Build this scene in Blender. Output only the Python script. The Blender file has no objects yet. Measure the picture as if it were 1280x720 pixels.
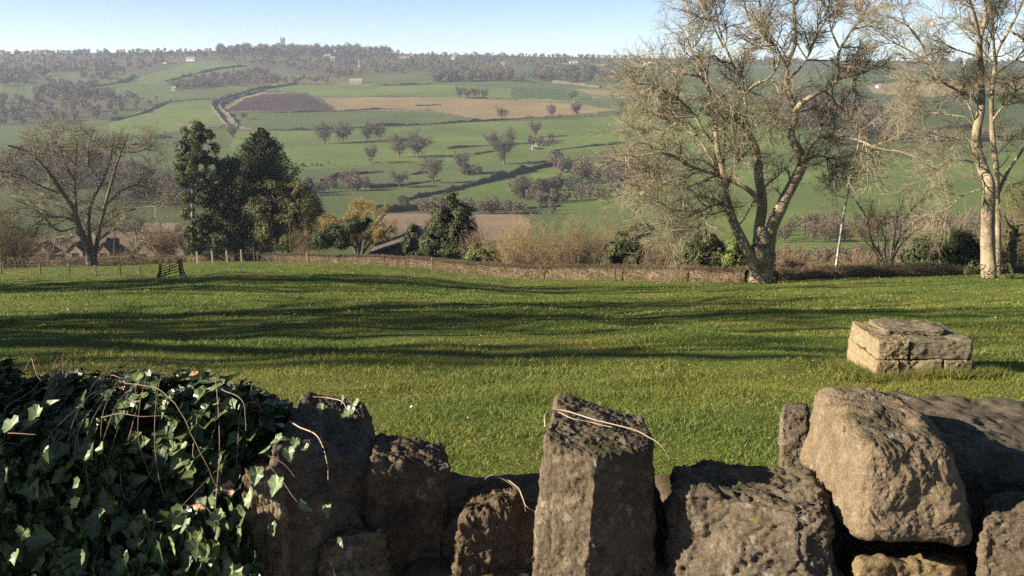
import bpy, math, random
import numpy as np
from math import radians as R_
rng = np.random.default_rng(11)
random.seed(5)
SC = bpy.context.scene
COL = SC.collection

# ------------------------------------------------------------------ camera maths
F = 1180.0                                   # focal length in pixels of the 1280 px wide photograph
PITCH = math.atan(270.0 / F)                 # eye level lies at py = 90
CT, ST = math.cos(PITCH), math.sin(PITCH)
def ray(px, py):
    u = (px - 640.0) / F; v = (360.0 - py) / F
    return np.array([u, CT + v * ST, -ST + v * CT])
def at(px, py, Y):
    """point seen at (px,py) that stands Y metres in front of the camera"""
    d = ray(px, py); return d * (Y / d[1])
def pxsize(n, Y):
    return n * Y / F

# ------------------------------------------------------------------ noise
def _h(ix, iy, iz, seed):
    n = (ix * 73856093) ^ (iy * 19349663) ^ (iz * 83492791) ^ (seed * 2654435761 & 0x7fffffff)
    n = (n ^ (n >> 13)) * 1274126177
    n &= 0x7fffffff
    n = (n ^ (n >> 15)) * 2246822519 & 0x7fffffff
    return (n ^ (n >> 12)) / float(0x7fffffff)
def vnoise(P, seed=0):
    P = np.asarray(P, float); I = np.floor(P).astype(np.int64); f = P - I; f = f * f * (3 - 2 * f)
    x, y, z = I[..., 0], I[..., 1], I[..., 2]; r = 0
    for a in (0, 1):
        wx = f[..., 0] if a else 1 - f[..., 0]
        for b in (0, 1):
            wy = f[..., 1] if b else 1 - f[..., 1]
            for c in (0, 1):
                wz = f[..., 2] if c else 1 - f[..., 2]
                r = r + wx * wy * wz * _h(x + a, y + b, z + c, seed)
    return r * 2 - 1
def fbm(P, octv=4, seed=0, gain=.5, lac=2.03):
    r = 0; a = 1.0; P = np.asarray(P, float)
    for i in range(octv):
        r = r + a * vnoise(P + 17.3 * i, seed + i); P = P * lac; a *= gain
    return r
def n2(X, Y, s, octv=3, seed=0):
    P = np.stack([np.asarray(X) / s, np.asarray(Y) / s, np.zeros_like(np.asarray(X, float))], -1)
    return fbm(P, octv, seed)

# ------------------------------------------------------------------ mesh helpers
def mesh_np(name, V, tris=None, quads=None, smooth=False, mat=None, mats=None, midx=None, col=None):
    me = bpy.data.meshes.new(name)
    V = np.asarray(V, np.float32).reshape(-1, 3)
    parts = []; tot = []
    if tris is not None and len(tris): parts.append(np.asarray(tris, np.int32).ravel()); tot.append(np.full(len(tris), 3, np.int32))
    if quads is not None and len(quads): parts.append(np.asarray(quads, np.int32).ravel()); tot.append(np.full(len(quads), 4, np.int32))
    loops = np.concatenate(parts); tot = np.concatenate(tot)
    start = np.concatenate([[0], np.cumsum(tot)[:-1]]).astype(np.int32)
    me.vertices.add(len(V)); me.vertices.foreach_set('co', V.ravel())
    me.loops.add(len(loops)); me.loops.foreach_set('vertex_index', loops)
    me.polygons.add(len(tot)); me.polygons.foreach_set('loop_start', start); me.polygons.foreach_set('loop_total', tot)
    if midx is not None: me.polygons.foreach_set('material_index', np.asarray(midx, np.int32))
    me.polygons.foreach_set('use_smooth', np.full(len(tot), bool(smooth)))
    me.update(calc_edges=True)
    if col is not None:
        ca = me.color_attributes.new('Col', 'FLOAT_COLOR', 'POINT')
        c4 = np.ones((len(V), 4), np.float32); c4[:, :3] = col; ca.data.foreach_set('color', c4.ravel())
    for m in (mats or ([mat] if mat else [])): me.materials.append(m)
    return me
def link(name, me, parent=None, loc=None):
    o = bpy.data.objects.new(name, me); COL.objects.link(o)
    if parent is not None: o.parent = parent
    if loc is not None: o.location = loc
    return o
def tag(o, label=None, cat=None, group=None, kind=None):
    if label: o['label'] = label
    if cat: o['category'] = cat
    if group: o['group'] = group
    if kind: o['kind'] = kind
    return o
def empty(name, loc, label, cat, group=None, rz=0.0, s=1.0):
    o = bpy.data.objects.new(name, None); COL.objects.link(o); o.empty_display_size = .1
    o.location = [float(c) for c in loc]; o.rotation_euler = (0, 0, rz); o.scale = (s, s, s)
    return tag(o, label, cat, group)
KIDS = {}
def copy_tree(root, loc, rz, s, label, group=None):
    """a copy of a thing together with its parts and sub-parts"""
    c = root.copy(); COL.objects.link(c); c.location = [float(q) for q in loc]; c.rotation_euler = (0, 0, rz)
    c.scale = (s, s, s) if np.isscalar(s) else s
    c['label'] = label
    if group: c['group'] = group
    for ch in list(root.children):
        d = ch.copy(); COL.objects.link(d); d.parent = c
        for g in list(ch.children):
            e = g.copy(); COL.objects.link(e); e.parent = d
    return c
class MB:
    """gathers boxes, bars and tubes into one mesh"""
    def __init__(s): s.V = []; s.T = []; s.Q = []; s.n = 0
    def add(s, V, T=None, Q=None):
        V = np.asarray(V, float).reshape(-1, 3); s.V.append(V)
        if T is not None and len(T): s.T.append(np.asarray(T) + s.n)
        if Q is not None and len(Q): s.Q.append(np.asarray(Q) + s.n)
        s.n += len(V); return s
    def hexa(s, c8):
        """8 corners: bottom ring 0-3, top ring 4-7 (counter-clockwise seen from above)"""
        return s.add(c8, Q=[[0, 3, 2, 1], [4, 5, 6, 7], [0, 1, 5, 4], [1, 2, 6, 5], [2, 3, 7, 6], [3, 0, 4, 7]])
    def box(s, c, d, rz=0.0, rx=0.0, ry=0.0):
        x, y, z = [q / 2 for q in d]
        P = np.array([[-x, -y, -z], [x, -y, -z], [x, y, -z], [-x, y, -z], [-x, -y, z], [x, -y, z], [x, y, z], [-x, y, z]])
        if rx: P = P @ np.array([[1, 0, 0], [0, math.cos(rx), -math.sin(rx)], [0, math.sin(rx), math.cos(rx)]]).T
        if ry: P = P @ np.array([[math.cos(ry), 0, math.sin(ry)], [0, 1, 0], [-math.sin(ry), 0, math.cos(ry)]]).T
        if rz: P = P @ np.array([[math.cos(rz), -math.sin(rz), 0], [math.sin(rz), math.cos(rz), 0], [0, 0, 1]]).T
        return s.hexa(P + np.asarray(c, float))
    def bar(s, a, b, w, h=None):
        """a squared bar from a to b"""
        a = np.asarray(a, float); b = np.asarray(b, float); h = h or w; t = b - a; t = t / np.linalg.norm(t)
        up = np.array([0, 0, 1.]) if abs(t[2]) < .9 else np.array([0, 1., 0]); sd = np.cross(t, up); sd /= np.linalg.norm(sd); up = np.cross(sd, t)
        r = [(-1, -1), (1, -1), (1, 1), (-1, 1)]
        P = [a + sd * i * w / 2 + up * j * h / 2 for i, j in r] + [b + sd * i * w / 2 + up * j * h / 2 for i, j in r]
        return s.hexa(P)
    def tube(s, P, r, n=6):
        V, Q = tubes(np.asarray(P, float)[None], np.broadcast_to(np.asarray(r, float), (len(P),))[None], n); return s.add(V, Q=Q)
    def mesh(s, name, mat=None, smooth=False):
        return mesh_np(name, np.concatenate(s.V), np.concatenate(s.T) if s.T else None, np.concatenate(s.Q) if s.Q else None, smooth, mat)
    def build(s, name, mat, parent=None, smooth=False):
        return link(name, s.mesh(name, mat, smooth), parent)
def tubes(P, Rr, n=4):
    """P (N,K,3) polylines, Rr (N,K) radii -> vertices and quads of open n-sided tubes"""
    N, K, _ = P.shape
    T = np.gradient(P, axis=1); T /= np.linalg.norm(T, axis=-1, keepdims=True) + 1e-9
    ref = np.where(np.abs(T[..., 2:3]) > .9, np.array([1., 0, 0]), np.array([0, 0, 1.]))
    ref = np.broadcast_to(ref[:, :1], ref.shape)
    A = np.cross(T, ref); A /= np.linalg.norm(A, axis=-1, keepdims=True) + 1e-9; B = np.cross(T, A)
    an = np.arange(n) * 2 * math.pi / n
    V = P[:, :, None] + Rr[:, :, None, None] * (np.cos(an)[:, None] * A[:, :, None] + np.sin(an)[:, None] * B[:, :, None])
    idx = np.arange(N * K * n).reshape(N, K, n); nx = np.roll(idx, -1, axis=2)
    Q = np.stack([idx[:, :-1], nx[:, :-1], nx[:, 1:], idx[:, 1:]], -1).reshape(-1, 4)
    return V.reshape(-1, 3), Q
def spline(pts, n):
    """Catmull-Rom through pts, n samples"""
    P = np.asarray(pts, float)
    if len(P) < 3:
        t = np.linspace(0, 1, n)[:, None]; return P[0] * (1 - t) + P[-1] * t
    E = np.vstack([2 * P[0] - P[1], P, 2 * P[-1] - P[-2]]); k = len(P) - 1
    t = np.linspace(0, k, n); i = np.minimum(t.astype(int), k - 1); f = (t - i)[:, None]
    a, b, c, d = E[i], E[i + 1], E[i + 2], E[i + 3]
    return .5 * (2 * b + (c - a) * f + (2 * a - 5 * b + 4 * c - d) * f ** 2 + (3 * b - a - 3 * c + d) * f ** 3)
def hermite(x, xs, ys):
    """monotone-ish cubic interpolation"""
    xs = np.asarray(xs, float); ys = np.asarray(ys, float); m = np.gradient(ys, xs)
    x = np.asarray(x, float); xc = np.clip(x, xs[0], xs[-1]); i = np.clip(np.searchsorted(xs, xc) - 1, 0, len(xs) - 2)
    h = xs[i + 1] - xs[i]; t = (xc - xs[i]) / h
    r = (2 * t ** 3 - 3 * t ** 2 + 1) * ys[i] + (t ** 3 - 2 * t ** 2 + t) * h * m[i] + (-2 * t ** 3 + 3 * t ** 2) * ys[i + 1] + (t ** 3 - t ** 2) * h * m[i + 1]
    return r + (x - xc) * np.where(x > xc, m[-1], m[0])
def sstep(a, b, x):
    t = np.clip((np.asarray(x, float) - a) / (b - a), 0, 1); return t * t * (3 - 2 * t)

# ------------------------------------------------------------------ materials
def new_mat(name):
    m = bpy.data.materials.new(name); m.use_nodes = True
    nt = m.node_tree; b = nt.nodes['Principled BSDF']
    return m, nt, b
def mixrgb(nt, fac, a, b, mode='MIX'):
    n = nt.nodes.new('ShaderNodeMix'); n.data_type = 'RGBA'; n.blend_type = mode
    for sock, v in ((n.inputs[0], fac), (n.inputs[6], a), (n.inputs[7], b)):
        if hasattr(v, 'is_output'): nt.links.new(v, sock)
        elif isinstance(v, (int, float)): sock.default_value = v
        else: sock.default_value = (*v, 1)
    return n.outputs[2]
def noise_out(nt, scale, detail=4, rough=.6, vec=None, ramp=None):
    n = nt.nodes.new('ShaderNodeTexNoise'); n.inputs['Scale'].default_value = scale; n.inputs['Detail'].default_value = detail
    n.inputs['Roughness'].default_value = rough
    if vec is not None: nt.links.new(vec, n.inputs['Vector'])
    o = n.outputs['Fac']
    if ramp:
        r = nt.nodes.new('ShaderNodeMapRange'); r.inputs[1].default_value, r.inputs[2].default_value = ramp[0], ramp[1]
        nt.links.new(o, r.inputs[0]); o = r.outputs[0]
    return o
def coords(nt, which='Object'):
    return nt.nodes.new('ShaderNodeTexCoord').outputs[which]
def simple_mat(name, c1, c2, scale=3.0, rough=.85, spec=.25, detail=4, ramp=(.3, .7), bump=0.0, bscale=None, trans=0.0, c3=None):
    """two or three tone noise material"""
    m, nt, b = new_mat(name)
    v = coords(nt)
    c = mixrgb(nt, noise_out(nt, scale, detail, .6, v, ramp), c1, c2)
    if c3: c = mixrgb(nt, noise_out(nt, scale * .37, 3, .6, v, (.48, .66)), c, c3)
    nt.links.new(c, b.inputs['Base Color']); b.inputs['Roughness'].default_value = rough; b.inputs['Specular IOR Level'].default_value = spec
    if bump:
        bp = nt.nodes.new('ShaderNodeBump'); bp.inputs['Strength'].default_value = bump; bp.inputs['Distance'].default_value = .02
        nt.links.new(noise_out(nt, bscale or scale * 4, 5, .65, v), bp.inputs['Height']); nt.links.new(bp.outputs[0], b.inputs['Normal'])
    if trans:
        t = nt.nodes.new('ShaderNodeBsdfTranslucent'); nt.links.new(c, t.inputs[0])
        mx = nt.nodes.new('ShaderNodeMixShader'); mx.inputs[0].default_value = trans
        nt.links.new(b.outputs[0], mx.inputs[1]); nt.links.new(t.outputs[0], mx.inputs[2])
        nt.links.new(mx.outputs[0], nt.nodes['Material Output'].inputs[0])
    return m

# ------------------------------------------------------------------ terrain
# crest of the near field: px, py, distance
CREST = [(-700, 338, 125), (0, 336, 125), (180, 330, 125), (270, 326, 125), (400, 328, 110), (500, 334, 95), (640, 349, 75), (800, 352.5, 63),
         (935, 353, 56), (1000, 350, 57), (1280, 343.5, 60), (1900, 338, 64)]
_cp = [at(a, b, c) for a, b, c in CREST]
CPHI = np.array([p[0] / p[1] for p in _cp]); CY = np.array([p[1] for p in _cp]); CS = np.array([-(p[2] + 1.25) / p[1] for p in _cp])
PROF = {  # far ground seen at py for each distance
    -.45: [(130, 345), (155, 335), (200, 296), (300, 268), (400, 238), (500, 209), (650, 173), (850, 137), (1100, 107), (1400, 85), (1700, 71.5), (1920, 67)],
    0.0: [(130, 352), (155, 345), (200, 312), (300, 272), (400, 240), (500, 207), (650, 168), (850, 134), (1100, 107), (1400, 88), (1700, 77), (1950, 71)],
    .42: [(130, 338), (155, 327), (200, 300), (300, 262), (400, 222), (500, 184), (650, 144), (850, 116), (1100, 99), (1400, 89), (1700, 82), (1950, 77)]}
_prof = {}
for k, v in PROF.items():
    ys = [d for d, _ in v]; zs = [at(640, p, d)[2] for d, p in v]
    ys += [2300, 3000, 4200]; zs += [zs[-1] - 2, zs[-1] - 30, zs[-1] - 60]
    _prof[k] = (ys, zs)
def field_z(X, Y):
    phi = X / np.maximum(Y, 6.0); phi = np.clip(phi, -1.0, 1.0)
    s = np.interp(phi, CPHI, CS); w = sstep(8, 40, Y); s = s * w + .194 * (1 - w)
    und = .12 * n2(X * .6, Y * 1.1, 4.5, 3, 3) * sstep(5, 18, Y) + .05 * n2(X, Y, 1.1, 2, 8) * sstep(4, 9, Y)
    return -1.25 - s * Y + und
def edge_y(X, Y):
    phi = np.clip(X / np.maximum(Y, 6.0), -1, 1); return np.interp(phi, CPHI, CY)
def H(X, Y):
    X = np.asarray(X, float); Y = np.asarray(Y, float)
    near = np.where(Y < 2.75, -1.62 - .02 * np.minimum(Y, 0) * 0, field_z(X, Y))
    near = np.where((Y >= 2.2) & (Y < 3.2), -1.62 + (field_z(X, np.full_like(Y, 3.2)) + 1.62) * sstep(2.2, 2.9, Y), near)
    near = np.where(Y < 2.2, -1.62, near)
    phi = np.clip(X / np.maximum(Y, 100.), -.9, .9)
    zl, zc, zr = (hermite(Y, *_prof[k]) for k in (-.45, 0.0, .42))
    wl = sstep(0.05, -.42, phi); wr = sstep(0.0, .40, phi)
    far = zc * (1 - wl - wr) + zl * wl + zr * wr
    a = sstep(350, 700, Y)
    far = far + a * (2.6 * n2(X, Y, 260., 2, 21) + 1.0 * n2(X, Y, 90., 2, 22)) * (1 - .4 * sstep(1500, 1900, Y))
    far = far + 8.0 * np.exp(-((X + 430) / 300.) ** 2) * sstep(1500, 1850, Y)
    e = edge_y(X, Y); w = sstep(e + .5, e + 30, Y)
    return near * (1 - w) + far * w
_ts = np.concatenate([np.geomspace(2.4, 150, 900), np.geomspace(150.2, 2600, 900)])
_tc = {}
def _TS(ymin):
    if ymin not in _tc: _tc[ymin] = _ts[_ts >= ymin]
    return _tc[ymin]
def ground(px, py, ymin=2.4):
    """where the line of sight through (px,py) meets the ground, at least ymin away"""
    d = ray(px, py); d = d / d[1]; ts = _TS(ymin)
    z = H(d[0] * ts, ts) - d[2] * ts
    i = int(np.argmax(z > 0)) if (z > 0).any() else int(np.argmax(z))
    if i > 0:
        t0, t1 = ts[i - 1], ts[i]; z0, z1 = z[i - 1], z[i]; t = t0 + (t1 - t0) * np.clip(-z0 / (z1 - z0 + 1e-9), 0, 1)
    else: t = ts[0]
    p = d * t; p[2] = float(H(np.array(p[0]), np.array(p[1]))); return p
def gfar(px, py): return ground(px, py, 170.0)
def on(X, Y): return np.array([X, Y, float(H(np.array(X), np.array(Y)))])
def gat(px, Y):
    """the ground Y metres away in column px"""
    x = (px - 640.0) / F * Y * 1.0 / (CT - .02)
    for _ in range(6):
        z = float(H(np.array(x), np.array(Y)))
        # py of that point
        f_ = Y * CT - z * ST; x = (px - 640.0) / F * f_
    return np.array([x, Y, z])
def inpoly(x, y, poly):
    r = np.zeros(len(x), bool); n = len(poly); j = n - 1
    for i in range(n):
        xi, yi = poly[i]; xj, yj = poly[j]
        c = ((yi > y) != (yj > y)) & (x < (xj - xi) * (y - yi) / (yj - yi + 1e-12) + xi); r ^= c; j = i
    return r

GREEN = (.078, .104, .038); GREEN_B = (.100, .138, .040); GREEN_D = (.060, .090, .036); PLOUGH = (.045, .028, .027); TAN = (.205, .158, .085)
WOODF = (.078, .078, .042); ROUGH_ = (.12, .115, .055); LANE = (.19, .17, .15)
# fields of the far side, outlined where the photograph shows them, as seen ground; later ones lie over earlier ones
FIELDS = [
    (GREEN_B, [(170, 104), (178, 96), (215, 84), (250, 77), (300, 81), (312, 84), (250, 95), (200, 104)]),
    (GREEN, [(15, 104), (60, 93), (165, 92), (150, 102), (100, 110), (60, 106)]),
    (WOODF, [(0, 66), (800, 70), (800, 84), (640, 84), (640, 99), (560, 98), (520, 92), (420, 98), (330, 88), (310, 80), (250, 75), (170, 92), (60, 92), (0, 96)]),
    (WOODF, [(205, 106), (255, 96), (330, 86), (345, 108), (215, 112)]),
    (WOODF, [(0, 128), (60, 118), (120, 122), (215, 124), (120, 150), (0, 158)]),
    (GREEN, [(98, 116), (215, 105), (300, 108), (320, 112), (262, 122), (215, 126), (150, 121)]),
    (GREEN_B, [(120, 160), (200, 131), (264, 125), (282, 156), (180, 170)]),
    (GREEN, [(0, 108), (30, 108), (34, 120), (0, 123)]),
    (GREEN_B, [(322, 113), (385, 105), (530, 105), (645, 112), (645, 126), (540, 122), (402, 121), (385, 116)]),
    (ROUGH_, [(375, 94), (455, 98), (450, 104), (385, 104), (330, 108)]),
    (TAN, [(402, 122), (530, 121), (600, 122), (700, 127), (775, 137), (640, 150), (600, 149), (540, 139), (424, 138)]),
    (TAN, [(280, 137), (300, 121), (335, 115), (360, 115), (300, 128), (286, 140)]),
    (PLOUGH, [(284, 139), (306, 123), (332, 117), (386, 117), (419, 138.5)]),
    (GREEN, [(285, 141.5), (540, 139), (597, 150), (480, 160), (300, 163)]),
    (GREEN_B, [(285, 164), (480, 161), (600, 152), (800, 144), (1000, 128), (1000, 190), (690, 198), (470, 205), (380, 212), (300, 215)]),
    (GREEN_D, [(640, 104), (700, 108), (722, 130), (640, 124)]),
    (GREEN_D, [(655, 79), (705, 80), (760, 92), (700, 103), (660, 98)]),
    (TAN, [(715, 111), (800, 114), (860, 116), (860, 121), (740, 118)]),
    (GREEN, [(540, 104), (640, 101), (700, 107), (640, 111)]),
    (TAN, [(1085, 107), (1240, 99), (1330, 100), (1330, 112), (1170, 121), (1090, 117)]),
    (GREEN_D, [(1090, 88), (1280, 82), (1280, 97), (1090, 104)]),
    (GREEN_B, [(560, 240), (700, 208), (790, 182), (800, 215), (700, 225), (650, 246), (560, 262)]),
    (GREEN_B, [(700, 250), (760, 232), (900, 215), (1280, 190), (1280, 300), (900, 320), (700, 300)]),
    ((.20, .145, .10), [(480, 267), (640, 266), (665, 282), (650, 300), (470, 300)]),
    (LANE, [(272, 127.5), (277, 126), (293, 150), (297, 160), (291, 160), (284, 148)]),
    (LANE, [(686, 196), (694, 192), (706, 205), (698, 208)]),
]
def build_terrain():
    ang = np.concatenate([np.linspace(-180, -36, 73)[:-1], np.linspace(-36, 36, 1000), np.linspace(36, 180, 73)[1:-1]])
    ang = np.radians(ang); rad = np.concatenate([np.linspace(.7, 3.2, 12)[:-1], np.geomspace(3.2, 160, 290)[:-1], np.geomspace(160, 5200, 330)])
    A, Rd = np.meshgrid(ang, rad); X = Rd * np.sin(A); Y = Rd * np.cos(A)
    Z = H(X, Y); n, m = X.shape
    # colours
    col = np.empty((n, m, 3)); col[:] = GREEN
    fx = Y * CT - Z * ST
    ok = fx > 1
    px = np.where(ok, 640 + F * X / np.where(ok, fx, 1), -9999); py = np.where(ok, 360 - F * (Y * ST + Z * CT) / np.where(ok, fx, 1), -9999)
    # wobble the borders a little so that no edge is ruled
    far = Y > 170
    t = n2(X, Y, 170., 2, 31)[..., None]; col = np.where(far[..., None], np.array(GREEN) * .82 * (1 + .25 * t), col)
    for c, poly in FIELDS:
        q = np.array([gfar(a, b)[:2] for a, b in poly])
        b0 = q.min(0) - 5; b1 = q.max(0) + 5
        sel = (X > b0[0]) & (X < b1[0]) & (Y > b0[1]) & (Y < b1[1])
        ii = np.where(sel.ravel())[0]
        if not len(ii): continue
        xs, ys = X.ravel()[ii], Y.ravel()[ii]
        k = inpoly(xs + 2.5 * n2(xs, ys, 30., 2, 5), ys + 2.5 * n2(xs, ys, 30., 2, 6), q)
        cc = np.array(c) * .88 * (1 + .13 * n2(xs[k], ys[k], 45., 3, 9))[:, None]
        col.reshape(-1, 3)[ii[k]] = cc
    e = edge_y(X, Y)
    grass = np.array((.070, .100, .016)); dry = np.array((.110, .115, .024))
    w = (n2(X, Y, 3.0, 4, 41) * .5 + .5)[..., None]
    near = grass * (1 - w) + dry * w
    col = np.where(((Y < e + 1) & (Y > 2.45))[..., None], near, col)
    beyond = (Y >= e + 1) & (Y <= 170)
    col = np.where(beyond[..., None], np.array((.088, .098, .034)) * (1 + .3 * n2(X, Y, 8., 3, 77))[..., None], col)
    col = np.where((Y <= 2.45)[..., None], np.array((.11, .085, .055)), col)
    V = np.stack([X, Y, Z], -1).reshape(-1, 3)
    idx = np.arange(n * m).reshape(n, m); nx = np.roll(idx, -1, 1)
    Q = np.stack([idx[:-1], idx[1:], nx[1:], nx[:-1]], -1).reshape(-1, 4)
    V = np.vstack([V, [[0, 0, -1.62]]]); T = np.stack([np.full(m, len(V) - 1), idx[0], nx[0]], -1)
    c = np.vstack([col.reshape(-1, 3), [[.11, .085, .055]]])
    mt, nt, b = new_mat('ground')
    at_ = nt.nodes.new('ShaderNodeVertexColor'); at_.layer_name = 'Col'
    v = coords(nt)
    f1 = noise_out(nt, .9, 6, .7, v, (.25, .75)); f2 = noise_out(nt, .03, 5, .65, v, (.3, .7))
    cc = mixrgb(nt, f1, (.72, .74, .7), (1.22, 1.2, 1.15)); c2 = mixrgb(nt, f2, (.84, .86, .86), (1.18, 1.12, 1.08))
    o = mixrgb(nt, 1.0, mixrgb(nt, 1.0, at_.outputs[0], cc, 'MULTIPLY'), c2, 'MULTIPLY')
    nt.links.new(o, b.inputs['Base Color']); b.inputs['Roughness'].default_value = .95; b.inputs['Specular IOR Level'].default_value = .1
    bp = nt.nodes.new('ShaderNodeBump'); bp.inputs['Strength'].default_value = .5; bp.inputs['Distance'].default_value = .08
    nt.links.new(noise_out(nt, 5.0, 4, .7, v), bp.inputs['Height']); nt.links.new(bp.outputs[0], b.inputs['Normal'])
    o = link('ground', mesh_np('ground', V, T, Q, True, mt, col=c)); tag(o, kind='structure'); return o
build_terrain()
# ------------------------------------------------------------------ trees
def unit(v): return v / (np.linalg.norm(v, axis=-1, keepdims=True) + 1e-9)
def grow(S, D, L, R0, R1, K, wob, trop=(0, 0, 0)):
    """N branches of K points from S along D; wob = wander per step, trop = pull"""
    N = len(S); P = np.empty((N, K, 3)); P[:, 0] = S; d = unit(D); st = (L / (K - 1))[:, None]
    for k in range(1, K):
        d = unit(d + rng.normal(0, wob, (N, 3)) + np.asarray(trop)); P[:, k] = P[:, k - 1] + d * st
    t = np.linspace(0, 1, K); Rr = R0[:, None] * (1 - t) + R1[:, None] * t
    return P, Rr
def spawn(P, Rr, m, t0, t1, a0, a1, up=0.0):
    """m children per branch: start points, directions, parent radius, parameter"""
    N, K, _ = P.shape; t = rng.uniform(t0, t1, (N, m)); x = t * (K - 1); i = np.minimum(x.astype(int), K - 2); f = (x - i)[..., None]
    n = np.arange(N)[:, None]; S = P[n, i] * (1 - f) + P[n, i + 1] * f; T = unit(P[n, i + 1] - P[n, i])
    r = Rr[n, i] * (1 - f[..., 0]) + Rr[n, i + 1] * f[..., 0]
    Q = unit(np.cross(T, rng.normal(0, 1, T.shape))); a = rng.uniform(a0, a1, (N, m))[..., None]
    D = T * np.cos(a) + Q * np.sin(a); D[..., 2] += up
    return S.reshape(-1, 3), unit(D).reshape(-1, 3), r.ravel(), t.ravel()
class Tree:
    def __init__(s): s.tr = MB(); s.cr = MB()
    def limb(s, P, r0, r1, n=9, crown=False, rough=.06):
        P = np.asarray(P, float); K = len(P); t = np.linspace(0, 1, K); r = r0 * (1 - t) + r1 * t
        V, Q = tubes(P[None], r[None], n); 
        V = V + (fbm(V / max(r0 * 1.5, .05), 2, 3)[:, None] * rough * r0) * unit(V - np.repeat(P, n, 0))
        (s.cr if crown else s.tr).add(V, Q=Q); return P, r
    def add(s, P, Rr, n=3, crown=True):
        V, Q = tubes(P, Rr, n); (s.cr if crown else s.tr).add(V, Q=Q)
def resample(P, n):
    P = np.asarray(P, float); d = np.r_[0, np.cumsum(np.linalg.norm(np.diff(P, axis=0), axis=1))]; x = np.linspace(0, d[-1], n)
    return np.stack([np.interp(x, d, P[:, k]) for k in range(3)], 1)
def twigs(tree, limbs, levels, ):
    """limbs: list of (P, r) poly-lines; levels: dicts with m, len, ang, wob, trop, K, r, n"""
    K0 = 12; P = np.stack([resample(p, K0) for p, r in limbs]); Rr = np.stack([np.interp(np.linspace(0, 1, K0), np.linspace(0, 1, len(r)), r) for p, r in limbs])
    first = True
    Ll = np.array([np.linalg.norm(np.diff(p, axis=0), axis=1).sum() for p in P])
    for lv in levels:
        m = lv['m']; S, D, r, t = spawn(P, Rr, m, lv.get('t0', .2), 1.0, *lv['ang'], up=lv.get('up', 0))
        keep = np.ones(len(S), bool)
        L = rng.uniform(*lv['len'], len(S)) * (1 - lv.get('tip', .3) * t)
        if 'prop' in lv: L = L * np.repeat(Ll, m)
        r0 = np.minimum(r * .75, lv['r']); P, Rr = grow(S, D, L, r0, r0 * lv.get('taper', .45), lv['K'], lv['wob'], lv.get('trop', (0, 0, 0)))
        tree.add(P, Rr, lv.get('n', 3)); Ll = L
    return P, Rr
def leaf_cards(C, size, rg=None, nrm=None, flat=.0):
    """triangular leaf clumps at C (N,3); size (N,) ; random turn unless nrm given"""
    N = len(C); a = unit(rng.normal(0, 1, (N, 3))); 
    if nrm is not None: a = unit(a - (a * nrm).sum(-1, keepdims=True) * nrm * (1 - flat))
    b = unit(np.cross(a, rng.normal(0, 1, (N, 3)) if nrm is None else nrm + rng.normal(0, .35, (N, 3))))
    s = size[:, None]
    V = np.stack([C - a * s * .5 - b * s * .30, C + a * s * .15 - b * s * .42 , C + a * s * .62, C - a * s * .05 + b * s * .45], 1).reshape(-1, 3)
    i = np.arange(N)[:, None] * 4; return V, i + np.array([[0, 1, 2, 3]])

def bark_mat(name, c1, c2, c3, scale=4.0):
    m, nt, b = new_mat(name); v = coords(nt)
    mp = nt.nodes.new('ShaderNodeMapping'); mp.inputs['Scale'].default_value = (1, 1, .22); nt.links.new(v, mp.inputs[0])
    c = mixrgb(nt, noise_out(nt, scale, 6, .7, mp.outputs[0], (.35, .65)), c1, c2)
    c = mixrgb(nt, noise_out(nt, scale * .2, 4, .6, v, (.5, .62)), c, c3)
    nt.links.new(c, b.inputs['Base Color']); b.inputs['Roughness'].default_value = .9; b.inputs['Specular IOR Level'].default_value = .2
    bp = nt.nodes.new('ShaderNodeBump'); bp.inputs['Strength'].default_value = .8; bp.inputs['Distance'].default_value = .05
    nt.links.new(noise_out(nt, scale * 1.6, 6, .7, mp.outputs[0]), bp.inputs['Height']); nt.links.new(bp.outputs[0], b.inputs['Normal'])
    return m
M = {}
M['bark'] = bark_mat('bark', (.11, .085, .055), (.27, .215, .14), (.14, .13, .065))
M['bark_pale'] = bark_mat('pale_grey_bark', (.16, .125, .08), (.36, .29, .20), (.17, .155, .085))
M['bark_dark'] = bark_mat('dark_bark', (.07, .058, .042), (.15, .12, .08), (.10, .10, .05))
M['bark_white'] = bark_mat('pale_bark', (.30, .26, .21), (.44, .40, .34), (.16, .13, .10), 3.0)
M['twig'] = simple_mat('twig', (.150, .128, .082), (.235, .20, .135), .5)
M['twig_brown'] = simple_mat('brown_twig', (.14, .098, .055), (.21, .15, .09), .5)
M['twig_dark'] = simple_mat('dark_twig', (.085, .066, .046), (.14, .11, .07), .5)
M['twig_gold'] = simple_mat('golden_twig', (.24, .180, .060), (.35, .27, .10), .4)
M['twig_olive'] = simple_mat('olive_twig', (.12, .105, .045), (.18, .15, .068), .5)
M['twig_far'] = simple_mat('far_twig', (.092, .075, .055), (.13, .108, .08), .1)
M['twig_plum'] = simple_mat('plum_twig', (.16, .105, .10), (.20, .14, .12), .4)
M['needle'] = simple_mat('needles', (.028, .040, .013), (.070, .082, .027), .7, .7, .3, trans=.25)
M['needle_blue'] = simple_mat('dark_needles', (.020, .034, .016), (.048, .064, .028), .7, .7, .3, trans=.2)
M['pine'] = simple_mat('pine_needles', (.055, .070, .026), (.115, .12, .045), .8, .7, .3, trans=.25)
M['leaf_gold'] = simple_mat('olive_leaves', (.045, .052, .016), (.13, .118, .036), .6, .6, .3, trans=.2)
M['twig_oak'] = simple_mat('oak_twig', (.14, .115, .07), (.21, .175, .115), .4)
M['leaf'] = simple_mat('evergreen_leaves', (.030, .042, .013), (.080, .088, .026), 1.2, .6, .3, trans=.2)
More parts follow.
